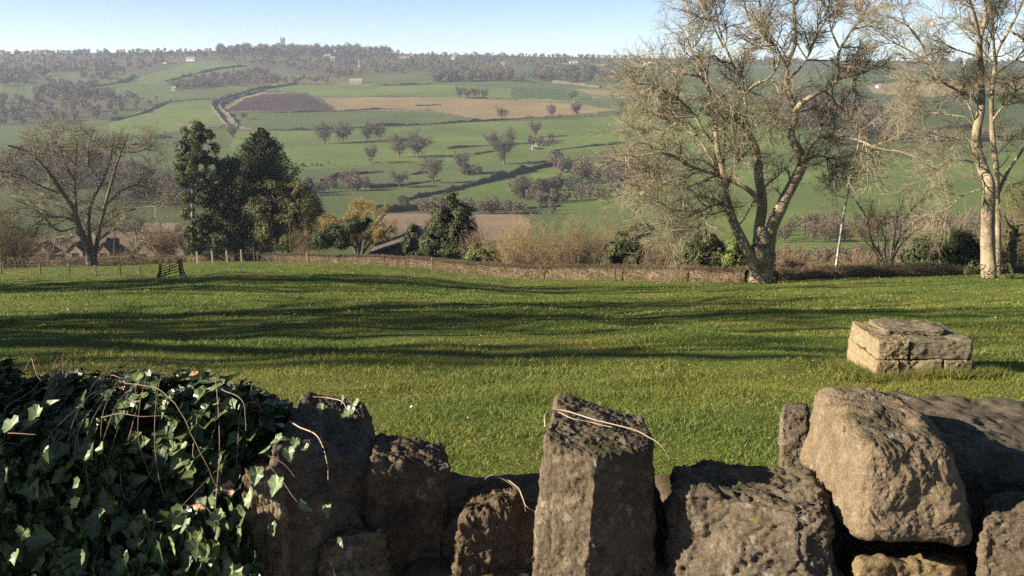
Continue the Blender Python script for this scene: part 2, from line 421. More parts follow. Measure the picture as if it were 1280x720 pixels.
M['leaf_lime'] = simple_mat('bright_leaves', (.06, .09, .02), (.13, .15, .035), 1.2, .5, .4)

def skel(pts, Y, dy=0.0, n=14, ph=0.0):
    """limb through photo points at depth Y, drifting dy metres in depth towards its tip"""
    k = len(pts); P = [at(x, y, Y + dy * (i / (k - 1)) ** 1.2 + (.35 * math.sin(ph + i * 1.7) if 0 < i else 0)) for i, (x, y) in enumerate(pts)]
    return spline(P, n)
def finish(t, root, bark, twig, tname='trunk'):
    o = root.location; o = np.array([o[0], o[1], o[2]])
    for mb, nm, m in ((t.tr, tname, bark), (t.cr, 'crown', twig)):
        if mb.n:
            mb.V = [np.concatenate(mb.V) - o]; mb.build(nm, m, root, smooth=(mb is t.tr))
def skeleton_tree(name, label, cat, base, Y, limbs, levels, bark, twig, flare=1.35, group=None, crown_from=None):
    """limbs: (points, dy, px width at start, px width at end)"""
    root = empty(name, at(base[0], base[1], Y), label, cat, group)
    t = Tree(); L = []
    for i, (pts, dy, w0, w1) in enumerate(limbs):
        P = skel(pts, Y, dy, max(10, 4 * len(pts)), i * 2.1); r0, r1 = pxsize(w0, Y) / 2 * (.72 if w0 < 14 else .95), pxsize(w1, Y) / 2 * .8
        if abs(pts[0][1] - base[1]) < 6:
            P = np.vstack([P[0] + (P[0] - P[1]) / np.linalg.norm(P[0] - P[1]) * .4, P])
        P, r = t.limb(P, r0, r1, 10 if w0 > 8 else 7)
        L.append((P, r))
    twigs(t, [l for l, q in zip(L, limbs) if q[2] < 30], levels)
    finish(t, root, M[bark], M[twig])
    return root

# ---- the old twin-stemmed ash at the hedge
YM = 55.5
MAIN = [
    ([(951, 354), (950, 338), (949, 320), (951, 303), (953, 288)], 0, 34, 23),
    ([(948, 353), (940, 325), (929, 303), (914, 270), (907, 240), (904, 215), (897, 188), (893, 150), (886, 112), (880, 78)], -1.5, 17, 2.5),
    ([(949, 354), (948, 318), (949, 284), (953, 254), (948, 216), (945, 188), (936, 168), (928, 154), (911, 143), (891, 113), (877, 97), (855, 92), (835, 88)], 1.0, 17, 2),
    ([(956, 354), (960, 318), (963, 290), (976, 259), (993, 226), (1003, 203), (996, 184), (989, 168), (994, 140), (985, 113), (984, 82), (994, 54), (993, 18), (990, -25)], .8, 20, 2.5),
    ([(951, 256), (939, 240), (922, 230), (894, 218), (863, 208), (838, 194), (815, 192), (795, 196)], -2.2, 10, 2),
    ([(936, 168), (933, 140), (928, 107), (919, 87), (906, 56), (897, 28), (893, -10)], 2.5, 7, 2),
    ([(930, 118), (945, 105), (963, 96), (975, 70), (960, 45), (940, 30), (930, 5)], -2.0, 5, 1.5),
    ([(993, 140), (1003, 128), (1016, 120), (1032, 111), (1048, 98), (1047, 79), (1050, 62), (1062, 42), (1080, 17), (1092, -15)], -1.8, 10, 2),
    ([(1046, 99), (1057, 97), (1068, 95), (1088, 87), (1105, 82)], 1.0, 5, 1.5),
    ([(1030, 113), (1040, 122), (1050, 136), (1060, 140)], 1.8, 4, 1.2),
    ([(1004, 200), (1012, 184), (1024, 171), (1040, 169), (1060, 172), (1085, 180), (1105, 196)], -2.5, 9, 2),
    ([(1009, 200), (1020, 196), (1033, 197), (1044, 213), (1050, 232)], 1.5, 5, 1.2),
    ([(912, 264), (898, 255), (880, 262), (868, 266), (850, 262), (830, 268)], -2.8, 6, 1.5),
    ([(905, 222), (890, 200), (872, 172), (850, 160), (830, 150), (812, 128)], 2.6, 6, 1.8),
    ([(896, 185), (880, 165), (865, 140), (842, 120), (818, 110), (800, 118)], -2.0, 6, 1.6),
    ([(984, 100), (1000, 85), (1015, 60), (1022, 30), (1020, -10)], 2.5, 5, 1.5),
    ([(985, 85), (972, 62), (955, 40), (950, 10), (948, -20)], -2.5, 5, 1.5),
    ([(1050, 62), (1040, 40), (1035, 15), (1040, -15)], 1.5, 4, 1.2),
    ([(878, 97), (868, 75), (862, 50), (868, 30)], 1.5, 4, 1.2),
    ([(905, 60), (890, 30), (875, 5), (868, -20)], 1.5, 4, 1.2), ([(835, 89), (815, 78), (800, 84), (786, 96)], 1.0, 3, 1.0), ([(850, 150), (825, 168), (805, 172), (788, 160)], 2.0, 3, 1), ([(838, 195), (820, 212), (800, 215), (786, 226)], -1.5, 3, 1), ([(963, 96), (975, 120), (968, 150)], -2.5, 3, 1),
    ([(907, 238), (920, 205), (930, 190), (915, 160), (918, 130)], -3.2, 5, 1.5),
    ([(868, 210), (845, 225), (820, 230), (800, 245), (790, 270)], 1.8, 4, 1.2),
    ([(890, 260), (872, 285), (850, 290), (832, 300)], -2.4, 4, 1.0),
]
MAIN_LV = [dict(m=15, t0=.27, len=(1.3, 3.9), ang=(.5, 1.25), wob=.16, trop=(0, 0, .03), K=6, r=.058, n=4),
           dict(m=11, t0=.10, len=(.7, 2.0), ang=(.4, 1.2), wob=.15, trop=(0, 0, .03), K=5, r=.020),
           dict(m=6, t0=.05, len=(.3, 1.0), ang=(.35, 1.2), wob=.15, trop=(0, 0, .02), K=3, r=.012, taper=.6)]
main_tree = skeleton_tree('bare_ash_tree', 'big old bare ash with forked trunk at the right end of the clipped hedge', 'tree', (952, 353), YM, MAIN, MAIN_LV, 'bark_pale', 'twig')
def ivy_foot(root, P, n, h, r):
    z = rng.uniform(0, 1, n) ** 1.6 * h; a = rng.uniform(0, 6.28, n); rr = r * (1.1 - .25 * z / h)
    C = np.stack([rr * np.cos(a), rr * np.sin(a), z], 1); V, Q = leaf_cards(C + P, rng.uniform(.06, .13, n))
    link('ivy', mesh_np('ivy', V, None, Q, False, M['leaf']), root)
ivy_foot(main_tree, np.array([0, 0, 0.]), 700, 1.9, .80)

# ---- the tall pale trees on the right
YR = 49.5
RIGHT = [
    ([(1236, 341), (1235, 310), (1235, 270), (1236, 232), (1230, 215), (1221, 185), (1221, 162), (1226, 135), (1226, 100), (1224, 65), (1225, 48), (1231, 25), (1232, 0), (1236, -35)], .6, 20, 3),
    ([(1225, 50), (1217, 15), (1208, -15), (1203, -45)], -1.5, 6, 3),
    ([(1226, 130), (1212, 120), (1195, 112), (1182, 105), (1170, 92), (1160, 77), (1155, 60), (1145, 45), (1135, 32), (1125, 12), (1118, -15)], -2.0, 5, 1.2),
    ([(1161, 78), (1140, 65), (1115, 52), (1100, 44), (1085, 42)], 1.0, 3, 1),
    ([(1217, 156), (1207, 147), (1190, 144), (1165, 140), (1147, 132), (1132, 130)], 1.5, 4, 1),
    ([(1218, 152), (1214, 138), (1205, 122), (1196, 112)], -.5, 4, 2),
    ([(1221, 70), (1205, 65), (1187, 59), (1172, 47), (1160, 42)], -1.0, 3, 1),
    ([(1217, 52), (1202, 37), (1190, 27), (1170, 31), (1155, 36)], 1.6, 3, 1),
    ([(1216, 203), (1205, 200), (1190, 199), (1177, 207), (1165, 222), (1155, 240)], -2.4, 4, 1),
    ([(1228, 236), (1215, 240), (1200, 247), (1185, 262), (1175, 280)], 1.4, 3, 1),
    ([(1185, 107), (1170, 102), (1150, 104), (1130, 108)], .8, 2.4, .8),
    ([(1227, 100), (1236, 60), (1241, 30), (1246, -10)], 1.6, 4, 1.5),
    ([(1221, 183), (1205, 172), (1185, 175), (1165, 168)], 1.6, 3, 1),
]
RIGHT_LV = [dict(m=10, t0=.30, len=(1.2, 3.2), ang=(.4, 1.1), wob=.13, trop=(0, 0, .01), K=6, r=.035, n=4),
            dict(m=9, t0=.15, len=(.6, 1.6), ang=(.4, 1.1), wob=.16, trop=(0, 0, -.03), K=4, r=.016),
            dict(m=8, t0=.05, len=(.3, .95), ang=(.35, 1.1), wob=.16, trop=(0, 0, -.03), K=3, r=.011, taper=.6)]
right_tree = skeleton_tree('bare_tall_tree', 'tall bare tree with the thickest pale trunk, near the right edge', 'tree', (1236, 341), YR, RIGHT, RIGHT_LV, 'bark_pale', 'twig')
ivy_foot(right_tree, np.array([0, 0, -.1]), 500, .7, 1.1)
YQ = 53.0
SECOND = [
    ([(1247, 339), (1247, 290), (1246, 240), (1245, 207), (1241, 175), (1240, 150), (1240, 120), (1244, 82), (1246, 65), (1260, 40), (1275, 10), (1287, -25)], .5, 12, 3),
    ([(1244, 80), (1241, 37), (1238, 0), (1238, -35)], -1.4, 5, 2),
    ([(1248, 240), (1258, 218), (1267, 203), (1278, 188), (1292, 158), (1300, 120)], 1.5, 7, 3),
    ([(1241, 150), (1256, 130), (1275, 110), (1295, 100)], -1.2, 4, 1.5),
    ([(1243, 95), (1255, 85), (1275, 72), (1295, 62)], 1.6, 4, 1.5),
    ([(1262, 38), (1275, 45), (1295, 40)], -1.2, 4, 1.5),
    ([(1247, 214), (1258, 225), (1272, 238), (1285, 250)], -1.8, 3, 1),
]
second_tree = skeleton_tree('bare_tall_tree', 'slimmer bare tree close behind the thick pale trunk, forking to the right', 'tree', (1247, 339), YQ, SECOND, RIGHT_LV, 'bark_pale', 'twig_olive')

# ---- pale leaning birch and the spreading many-stemmed hazel between
YB = 61.0
BIRCH = [([(1043, 344), (1047, 320), (1053, 278), (1059, 245), (1063, 225), (1067, 206), (1072, 185), (1076, 160)], .4, 5, 2),
         ([(1059, 246), (1052, 246), (1041, 239), (1030, 228), (1022, 222)], -1, 2, .8), ([(1062, 230), (1070, 250), (1080, 268), (1088, 285)], 1.0, 2.2, .8),
         ([(1063, 228), (1075, 215), (1080, 190), (1084, 170)], -.8, 2, .8), ([(1067, 206), (1058, 190), (1050, 182)], .6, 1.6, .6)]
BIRCH_LV = [dict(m=9, t0=.5, len=(.8, 2.0), ang=(.4, 1.1), wob=.15, trop=(0, 0, -.02), K=5, r=.02), dict(m=7, t0=.1, len=(.3, .9), ang=(.3, 1.0), wob=.2, trop=(0, 0, -.1), K=4, r=.008)]
skeleton_tree('bare_birch_tree', 'slim white leaning birch trunk between the big ash and the many-stemmed bush', 'tree', (1043, 344), YB, BIRCH, BIRCH_LV, 'bark_white', 'twig_plum')
YT = 62.0
HAZEL = [([(1105, 334), (1099, 318), (1090, 302), (1086, 285), (1081, 268), (1070, 252), (1064, 244)], -.8, 5, 1.2), ([(1106, 333), (1098, 310), (1097, 290), (1097, 275)], .8, 4, 1),
         ([(1113, 333), (1116, 318), (1121, 305), (1130, 290), (1142, 281), (1160, 274)], -1.0, 5, 1.5), ([(1114, 332), (1122, 312), (1136, 295), (1150, 288), (1170, 296)], 1.0, 4, 1),
         ([(1112, 332), (1118, 300), (1121, 275), (1128, 255)], .5, 4, 1), ([(1104, 333), (1092, 312), (1080, 300)], -1.2, 3, .8), ([(1090, 300), (1086, 280), (1092, 262)], .4, 2, .8),
         ([(1109, 333), (1106, 312), (1108, 290), (1104, 262)], 1.3, 3, .8), ([(1121, 303), (1128, 280), (1140, 262), (1150, 250)], -1.4, 3, .8)]
HAZEL_LV = [dict(m=9, t0=.25, len=(.8, 2.4), ang=(.4, 1.1), wob=.14, trop=(0, 0, .02), K=5, r=.022), dict(m=8, t0=.1, len=(.3, 1.1), ang=(.3, 1.1), wob=.2, trop=(0, 0, 0), K=4, r=.010),
            dict(m=3, t0=.1, len=(.2, .5), ang=(.3, 1.1), wob=.2, trop=(0, 0, 0), K=3, r=.008)]
skeleton_tree('bare_hazel_bush', 'wide many-stemmed bare bush spreading from one foot, beside the white birch', 'bush', (1109, 334), YT, HAZEL, HAZEL_LV, 'bark', 'twig_olive')
# broken ivy-clad stump at the right edge
root = empty('ivy_stump', at(1266, 334, 61.5), 'ivy-clad broken stump at the right edge beside the tall trunks', 'stump')
t = Tree(); P = skel([(1265, 335), (1264, 315), (1267, 298), (1270, 287)], 61.5, 0, 12); t.limb(P, .30, .16, 8, rough=.2); t.limb(skel([(1270, 288), (1262, 282), (1256, 270)], 61.5, -.4, 8), .12, .04, 6)
finish(t, root, M['bark_dark'], M['twig'])
n = 420; C = P[rng.integers(0, 12, n)] - np.array(root.location) + rng.normal(0, .20, (n, 3)); V, Q = leaf_cards(C, rng.uniform(.10, .2, n)); link('ivy_leaves', mesh_np('ivy_leaves', V, None, Q, False, M['leaf']), root)

# ---- the wide bare oak in front of the cottages
YL = 118.0
LEFT = [
    ([(115, 333), (113, 318), (110, 305), (99, 287), (90, 261), (79, 243), (70, 229), (52, 206), (29, 188), (10, 182)], -2, 15, 2),
    ([(116, 333), (118, 318), (112, 300), (111, 267), (118, 245), (128, 226), (136, 205), (140, 190), (141, 165)], 3, 10, 2),
    ([(95, 270), (95, 252), (93, 223), (94, 205), (96, 188), (92, 166)], 2, 6, 1.5),
    ([(117, 328), (121, 305), (124, 288), (131, 258), (140, 226), (146, 205), (152, 188), (160, 168)], -3, 9, 1.5),
    ([(120, 303), (134, 292), (146, 286), (155, 291), (163, 295), (178, 291), (190, 296)], -3, 5, 1.2),
    ([(101, 289), (88, 274), (70, 271), (55, 273), (40, 284), (26, 298)], -3.5, 5, 1.2),
    ([(112, 306), (98, 296), (82, 296), (66, 300), (50, 312)], 3.5, 4, 1.2),
    ([(70, 228), (60, 215), (62, 195), (55, 172)], 3, 4, 1.2), ([(93, 226), (82, 205), (75, 185), (70, 165)], -3, 4, 1.2),
    ([(128, 228), (112, 208), (110, 185), (118, 162)], 4, 4, 1.2), ([(131, 258), (150, 240), (172, 228), (190, 214)], 3, 4, 1.2),
    ([(126, 282), (145, 268), (165, 262), (188, 258), (203, 262)], -2, 4, 1.2), ([(90, 262), (66, 252), (44, 245), (18, 240)], 3, 4, 1.2),
    ([(97, 283), (72, 288), (45, 262), (15, 262), (-5, 268)], -4, 4, 1.2), ([(80, 244), (50, 232), (22, 218), (0, 214)], -2, 4, 1.2), ([(152, 190), (170, 190), (188, 184)], 2, 3, 1),
]
LEFT_LV = [dict(m=10, t0=.2, len=(1.8, 5.0), ang=(.45, 1.25), wob=.18, trop=(0, 0, .03), K=6, r=.075, n=4),
           dict(m=9, t0=.12, len=(1.0, 3.0), ang=(.45, 1.2), wob=.16, trop=(0, 0, .01), K=4, r=.03),
           dict(m=7, t0=.1, len=(.5, 1.5), ang=(.4, 1.2), wob=.18, trop=(0, 0, 0), K=3, r=.017, taper=.6)]
left_tree = skeleton_tree('bare_oak_tree', 'wide spreading bare oak with a dark trunk in front of the stone cottages', 'tree', (115, 331), YL, LEFT, LEFT_LV, 'bark_dark', 'twig_oak')
# ------------------------------------------------------------------ evergreens, bushes, hedges, fences, cottages at the field's edge
def m2(px0, py, Y): return at(px0, py, Y)
def blob_points(blobs, n, Y, gap=.15, gs=1.2, shell=.55, seed=0):
    """points through a set of (cx,cy,rx,ry,[dy],[ky]) photo ellipsoids at depth Y; clumpy, with gaps; also outward normals"""
    vol = np.array([b[2] * b[3] for b in blobs], float); vol /= vol.sum(); PP = []; NN = []
    for b, w in zip(blobs, vol):
        k = int(n * w * 1.6) + 8; c = at(b[0], b[1], Y + (b[4] if len(b) > 4 else 0)); rx, rz = pxsize(b[2], Y), pxsize(b[3], Y); ry = (b[5] if len(b) > 5 else 1.0) * (rx + rz) * .5
        d = unit(rng.normal(0, 1, (k, 3))); r = (1 - (1 - rng.uniform(0, 1, k) ** .5) * shell)
        r = np.where(rng.uniform(0, 1, k) < .14, r * rng.uniform(1.0, 1.28, k), r)
        lump = 1 + .28 * fbm(d * 2.2 + c, 2, seed) + .12 * vnoise(d * 6 + c, seed + 9)
        P = d * (r * lump)[:, None] * np.array([rx, ry, rz]) + c
        keep = fbm(P / gs, 2, seed + 4) > -gap if gap < 1 else np.ones(k, bool)
        PP.append(P[keep]); NN.append(unit(d / np.array([rx, ry, rz]))[keep])
    return np.concatenate(PP), np.concatenate(NN)
def foliage_tree(name, label, cat, base, Y, blobs, n, size, mat, bark='bark_dark', trunk=None, gap=.2, gs=1.3, shell=.6, group=None, seed=0, tw=5, part='crown'):
    loc = at(base[0], base[1], Y); root = empty(name, loc, label, cat, group)
    P, Nn = blob_points(blobs, n, Y, gap, gs, shell, seed); V, Q = leaf_cards(P, rng.uniform(.6, 1.3, len(P)) * size, None, Nn, .4)
    link(part, mesh_np(part, V - loc, None, Q, False, M[mat]), root)
    t = Tree(); trunk = trunk or [(base[0], base[1] + 2), (base[0] + 1, (base[1] + blobs[0][1]) / 2), (blobs[0][0], blobs[0][1])]
    Pt = skel(trunk, Y, 0, 12); t.limb(Pt, pxsize(tw, Y) / 2, pxsize(tw * .3, Y) / 2, 7)
    for b in blobs:      # limbs into every lobe
        c = at(b[0], b[1], Y + (b[4] if len(b) > 4 else 0)); i = int(np.argmin(np.abs(Pt[:, 2] - c[2] + pxsize(b[3], Y)))); s = Pt[i]
        t.limb(spline([s, (s + c) / 2 + np.array([0, 0, .2]), c], 8), pxsize(tw * .35, Y) / 2, .02, 5)
    t.tr.V = [np.concatenate(t.tr.V) - loc]; t.tr.build('trunk', M[bark], root, True); return root
def bush(name, label, px, py, w, h, Y, twig, stems=40, dense=1.0, cat='bush', group=None, spread=.55, r=.018, lean=0.0, bark=None, top=1.0):
    """a bare bush of many stems rising from a foot into a rounded twiggy head"""
    loc = at(px, py, Y); root = empty(name, loc, label, cat, group); t = Tree(); W, Hh = pxsize(w, Y), pxsize(h, Y)
    S = rng.normal(0, 1, (stems, 3)) * np.array([W * .16, W * .14, 0]); S[:, 2] = -.3
    D = np.stack([rng.normal(lean, spread, stems), rng.normal(0, spread, stems), np.full(stems, 1.0)], 1)
    D = unit(D); el = 1 / np.sqrt((D[:, 0] / (W * .55)) ** 2 + (D[:, 1] / (W * .55)) ** 2 + (D[:, 2] / (Hh + .3)) ** 2); L = el * rng.uniform(.55, .95, stems)
    P, Rr = grow(S, D, L, np.full(stems, r * 1.5), np.full(stems, r * .5), 7, .09, (0, 0, .03)); t.add(P, Rr, 4, crown=False)
    P, Rr = twigs(t, list(zip(P, Rr)), [dict(m=int(9 * dense), t0=.2, len=(Hh * .10, Hh * .30), ang=(.4, 1.2), wob=.2, trop=(0, 0, .04), K=4, r=r * .8),
                                       dict(m=int(9 * dense), t0=.1, len=(Hh * .04, Hh * .13), ang=(.4, 1.3), wob=.25, trop=(0, 0, .02), K=3, r=r * .6)])
    for mb, nm, m in ((t.tr, 'stems', M[bark or twig]), (t.cr, 'crown', M[twig])): mb.build(nm, m, root)
    return root
def conifer(name, label, base, Y, top, wl, wr, n_br, size, mat, up=.35, bare=.1, group=None, dens=26):
    """pointed evergreen: limbs from a straight stem with sprays of needles along them; wl / wr half-widths in px"""
    loc = at(base[0], base[1], Y); tp = at(top[0], top[1], Y) - loc; root = empty(name, loc, label, 'conifer tree', group); t = Tree()
    Pt = spline([np.zeros(3) - [0, 0, .3], tp * .5 + [.1, 0, 0], tp], 16); t.limb(Pt, tp[2] * .022, .03, 7)
    u = bare + (1 - bare) * rng.uniform(0, 1, n_br) ** .9; S = np.stack([np.interp(u, np.linspace(0, 1, 16), Pt[:, k]) for k in range(3)], 1)
    a = rng.uniform(0, 6.28, n_br); prof = np.clip(1 - u, 0, 1) ** .88 * (.55 + .45 * np.minimum(1, (u - bare) * 5 + .2)); W = np.where(np.cos(a) < 0, pxsize(wl, Y), pxsize(wr, Y))
    L = W * prof * rng.uniform(.45, 1.25, n_br) + .3; D = unit(np.stack([np.cos(a), np.sin(a), up + rng.normal(0, .15, n_br)], 1))
    P, Rr = grow(S, D, L, np.full(n_br, .06), np.full(n_br, .02), 6, .06, (0, 0, .05)); t.add(P, Rr, 3, crown=False)
    k = dens; x = rng.uniform(.15, 1.02, (n_br, k)) * 5; i = np.minimum(x.astype(int), 4); f = (x - i)[..., None]; ii = np.arange(n_br)[:, None]
    C = (P[ii, i] * (1 - f) + P[ii, i + 1] * f) + rng.normal(0, 1, (n_br, k, 3)) * (L[:, None, None] * .10 + .08) * (1.1 - x[..., None] / 6)
    V, Q = leaf_cards(C.reshape(-1, 3), rng.uniform(.6, 1.3, n_br * k) * size); link('crown', mesh_np('crown', V, None, Q, False, M[mat]), root)
    t.tr.build('trunk', M['bark_dark'], root, True); return root

YE = 128.0
# pine with its airy head, and the dark conifers beside it
pine_blobs = [(246, 159, 9, 8), (234, 166, 9, 7), (258, 169, 10, 8), (244, 174, 17, 9), (226, 183, 10, 7), (262, 186, 12, 8), (240, 191, 20, 9), (255, 201, 18, 9), (228, 204, 13, 8), (243, 214, 21, 9), (264, 219, 14, 8), (232, 227, 14, 8), (254, 234, 15, 8), (235, 246, 13, 8), (251, 252, 11, 8), (234, 266, 10, 8), (248, 276, 11, 8), (236, 290, 11, 8), (243, 308, 15, 11)]
foliage_tree('pine_tree', 'tall pine with an open sunlit olive head and a bare pale stem', 'conifer tree', (241, 326), YE, pine_blobs, 36000, .19, 'pine', 'bark', [(241, 328), (241, 290), (241, 250), (242, 210), (244, 165)], gap=.10, gs=.9, seed=3, tw=6)
foliage_tree('yew_tree', 'broad dark evergreen with a visible trunk standing just right of the pine', 'evergreen tree', (277, 327), YE + 2, [(288, 212, 20, 14), (272, 232, 18, 18), (300, 235, 22, 20), (280, 262, 27, 20), (300, 275, 22, 22), (262, 285, 14, 22), (285, 300, 26, 20)], 46000, .215, 'needle', 'bark_dark', [(277, 328), (277, 290), (282, 250), (287, 215)], gap=.22, gs=1.8, seed=6, tw=6)
conifer('cypress_tree', 'dark bluish cypress with spiky upswept top, tallest right of the pine', (327, 328), YE + 6, (326, 162), 88, 94, 900, .19, 'needle_blue', up=.70, bare=.04, dens=90)
foliage_tree('ivy_clad_tree', 'rounded ivy-clad tree, olive gold on its sunny left side, below the cypress', 'evergreen tree', (360, 327), YE - 8, [(340, 243, 22, 17), (328, 262, 20, 20), (352, 262, 22, 24), (376, 262, 24, 28), (372, 240, 17, 13), (335, 288, 20, 20), (362, 292, 26, 24), (392, 276, 18, 18), (390, 300, 18, 14)], 52000, .19, 'leaf_gold', 'bark_dark', None, gap=.2, gs=1.5, seed=8, tw=6)
bush('bare_elder_bush', 'tangle of bare brown stems growing out of the right flank of the ivy-clad tree', 388, 326, 50, 95, YE - 11, 'twig_brown', 26, .9, spread=.35)
# small dark tree and golden willow
foliage_tree('holly_tree', 'small dark flat-topped evergreen with twisted stems in front of the golden willow', 'evergreen tree', (449, 322), 106, [(440, 283, 18, 9), (420, 290, 18, 9), (458, 278, 8, 6), (404, 300, 14, 12), (425, 303, 12, 9)], 15000, .16, 'needle', 'bark_dark', [(449, 323), (449, 308), (445, 296), (440, 285)], gap=.3, seed=12, tw=4)
def willow():
    Y = 112; loc = at(447, 322, Y); root = empty('golden_willow_tree', loc, 'willow with glowing yellow twig tops above the small dark evergreen', 'tree'); t = Tree(); L = []
    for pts in ([(447, 323), (440, 300), (425, 282), (415, 268)], [(448, 323), (446, 295), (440, 272), (432, 258)], [(449, 322), (452, 295), (456, 275), (462, 260)], [(450, 322), (460, 296), (472, 278), (481, 268)], [(447, 322), (436, 300), (418, 288), (404, 280)], [(449, 322), (444, 290), (447, 268), (450, 256)], [(450, 322), (466, 300), (482, 290), (490, 280)]):
        P = skel(pts, Y, rng.uniform(-1.5, 1.5), 12) - loc; r = t.limb(P, .16, .06, 6)[1]; L.append((P, r))
    twigs(t, L, [dict(m=18, t0=.25, len=(.8, 2.0), ang=(.5, 1.4), wob=.2, trop=(0, 0, .04), K=5, r=.04), dict(m=12, t0=.2, len=(.5, 1.2), ang=(.4, 1.3), wob=.2, trop=(0, 0, .04), K=4, r=.024), dict(m=7, t0=.1, len=(.3, .7), ang=(.4, 1.2), wob=.2, trop=(0, 0, .03), K=3, r=.018)])
    t.tr.build('trunk', M['bark_dark'], root, True); t.cr.build('crown', M['twig_gold'], root)
willow()
bush('bare_thicket', 'pale brown bare thicket between the golden willow and the barn roof', 478, 322, 70, 55, 116, 'twig_brown', 46, 1.0, spread=.5)
foliage_tree('ivy_tower', 'narrow dark ivy column beside the barn, left of the conical evergreen', 'ivy', (517, 324), 100, [(517, 292, 9, 12), (515, 308, 12, 14), (522, 318, 12, 10)], 6000, .19, 'leaf', gap=.35, seed=15, tw=3)
bush('bare_thicket', 'faint bare saplings rising behind the dark ivy column', 520, 324, 70, 62, 118, 'twig_brown', 26, .9, spread=.3)
foliage_tree('conical_evergreen_tree', 'conical olive green evergreen with ragged top, right of the barn', 'evergreen tree', (562, 328), 96, [(565, 250, 10, 13), (556, 266, 16, 15), (576, 270, 17, 17), (550, 288, 20, 18), (576, 292, 22, 20), (542, 306, 18, 18), (566, 312, 28, 16), (588, 304, 14, 20)], 44000, .155, 'leaf', 'bark_dark', None, gap=.2, gs=1.1, seed=18, tw=4)
bush('plum_bush', 'purple-brown bare bush beside the conical evergreen', 599, 327, 44, 62, 93, 'twig_plum', 40, 1.0, spread=.4)
foliage_tree('laurel_bush', 'low bright green leafy bush at the foot of the purple-brown bush', 'bush', (597, 329), 90, [(597, 316, 15, 10), (606, 320, 11, 9), (588, 321, 9, 8)], 5000, .19, 'leaf_lime', gap=.4, seed=20, tw=2)
# golden and brown bushes behind the clipped hedge
bush('golden_osier_bush', 'rounded bush with golden yellow twig tops behind the clipped hedge', 655, 338, 100, 86, 86, 'twig_gold', 70, 1.1, spread=.45, bark='twig_brown')
bush('bare_sapling_clump', 'fawn bare bush in front of the golden yellow one', 668, 340, 100, 78, 80, 'twig_brown', 60, 1.1, spread=.5)
bush('bare_sapling_clump', 'clump of thin upright bare saplings left of the dark leaning evergreen', 728, 342, 84, 94, 78, 'twig_brown', 56, 1.0, spread=.25)
bush('bare_sapling_clump', 'low fawn bare bush in the gap before the upright saplings', 712, 341, 70, 56, 76, 'twig_brown', 40, 1.1, spread=.5)
foliage_tree('dark_evergreen_bush', 'dark evergreen bush leaning right behind the clipped hedge', 'bush', (785, 340), 73, [(780, 300, 14, 12), (796, 290, 14, 10), (808, 287, 9, 7), (772, 312, 15, 14), (788, 316, 17, 16), (778, 328, 22, 10)], 15000, .16, 'leaf', gap=.25, gs=.8, seed=23, tw=4)
bush('bare_thicket', 'tall thin fawn saplings behind the dark leaning evergreen', 770, 341, 90, 96, 84, 'twig_brown', 44, .9, spread=.35)
bush('bare_thicket', 'brown thicket filling the gap between the purple-brown and golden bushes', 622, 336, 60, 62, 92, 'twig_brown', 44, 1.0, spread=.5)
bush('bare_thicket', 'olive brown bare saplings standing behind the holly and privet', 868, 343, 110, 92, 80, 'twig_olive', 50, .9, spread=.45)
bush('bramble_bush', 'rounded fawn bare bush between the two dark green bushes', 828, 343, 76, 54, 72, 'twig_brown', 60, 1.3, spread=.55)
foliage_tree('holly_bush', 'rounded green holly bush just left of the big ash trunk', 'bush', (879, 342), 68, [(880, 302, 15, 14), (868, 315, 17, 14), (892, 316, 16, 15), (878, 326, 26, 11)], 15000, .145, 'leaf', gap=.3, gs=.7, seed=26, tw=4)
foliage_tree('privet_bush', 'yellowish green bush squeezed between holly and ash trunk', 'bush', (917, 344), 64, [(918, 306, 9, 12), (912, 322, 12, 14), (924, 326, 12, 13)], 7000, .13, 'leaf_lime', gap=.3, gs=.6, seed=28, tw=3)
bush('bramble_bush', 'fawn bare scrub just right of the big ash trunk', 988, 348, 64, 52, 66, 'twig_brown', 60, 1.2, spread=.55)
bush('bramble_bush', 'low brown bare scrub at the foot of the white birch', 1030, 346, 60, 38, 70, 'twig_brown', 46, 1.2, spread=.6)
foliage_tree('yew_bush', 'wide black-green shaded bush left of the thick pale trunk', 'bush', (1180, 338), 66, [(1160, 312, 24, 16), (1190, 303, 24, 18), (1210, 314, 18, 18), (1178, 326, 44, 12), (1140, 322, 14, 12)], 16000, .15, 'needle', gap=.45, gs=.8, seed=30, tw=4)
bush('bramble_bush', 'bare brown scrub behind the broken stump at the right edge', 1262, 338, 76, 128, 68, 'twig_olive', 46, 1.1, spread=.45)
bush('willow_scrub', 'olive bare scrub rising behind the wide black-green bush', 1165, 338, 130, 128, 72, 'twig', 50, .9, spread=.55, r=.014)
# left edge
bush('olive_scrub', 'tall olive bare scrub at the left edge of the photo beside the oak', 8, 332, 80, 110, 112, 'twig_olive', 64, 1.2, spread=.4, r=.025)
bush('bare_thicket', 'brown bare trees between the cottages and the pine', 206, 326, 60, 92, 139, 'twig_brown', 46, 1.1, spread=.32, r=.03)
bush('bare_thicket', 'brown bare trees behind the oak, above the cottage roofs', 165, 318, 70, 75, 172, 'twig_dark', 46, 1.1, spread=.35, r=.035)

bush('bare_thicket', 'low brown scrub in front of the left end of the cottages', 40, 333, 90, 34, 130, 'twig_brown', 40, 1.0, spread=.6, r=.025)
bush('bare_thicket', 'low brown scrub in front of the cottages, right of the oak trunk', 150, 332, 60, 30, 130, 'twig_dark', 34, 1.0, spread=.6, r=.025)
bush('bramble_bush', 'brown bramble mound between the birch and the spreading hazel', 1072, 343, 60, 44, 68, 'twig_brown', 46, 1.1, spread=.6)
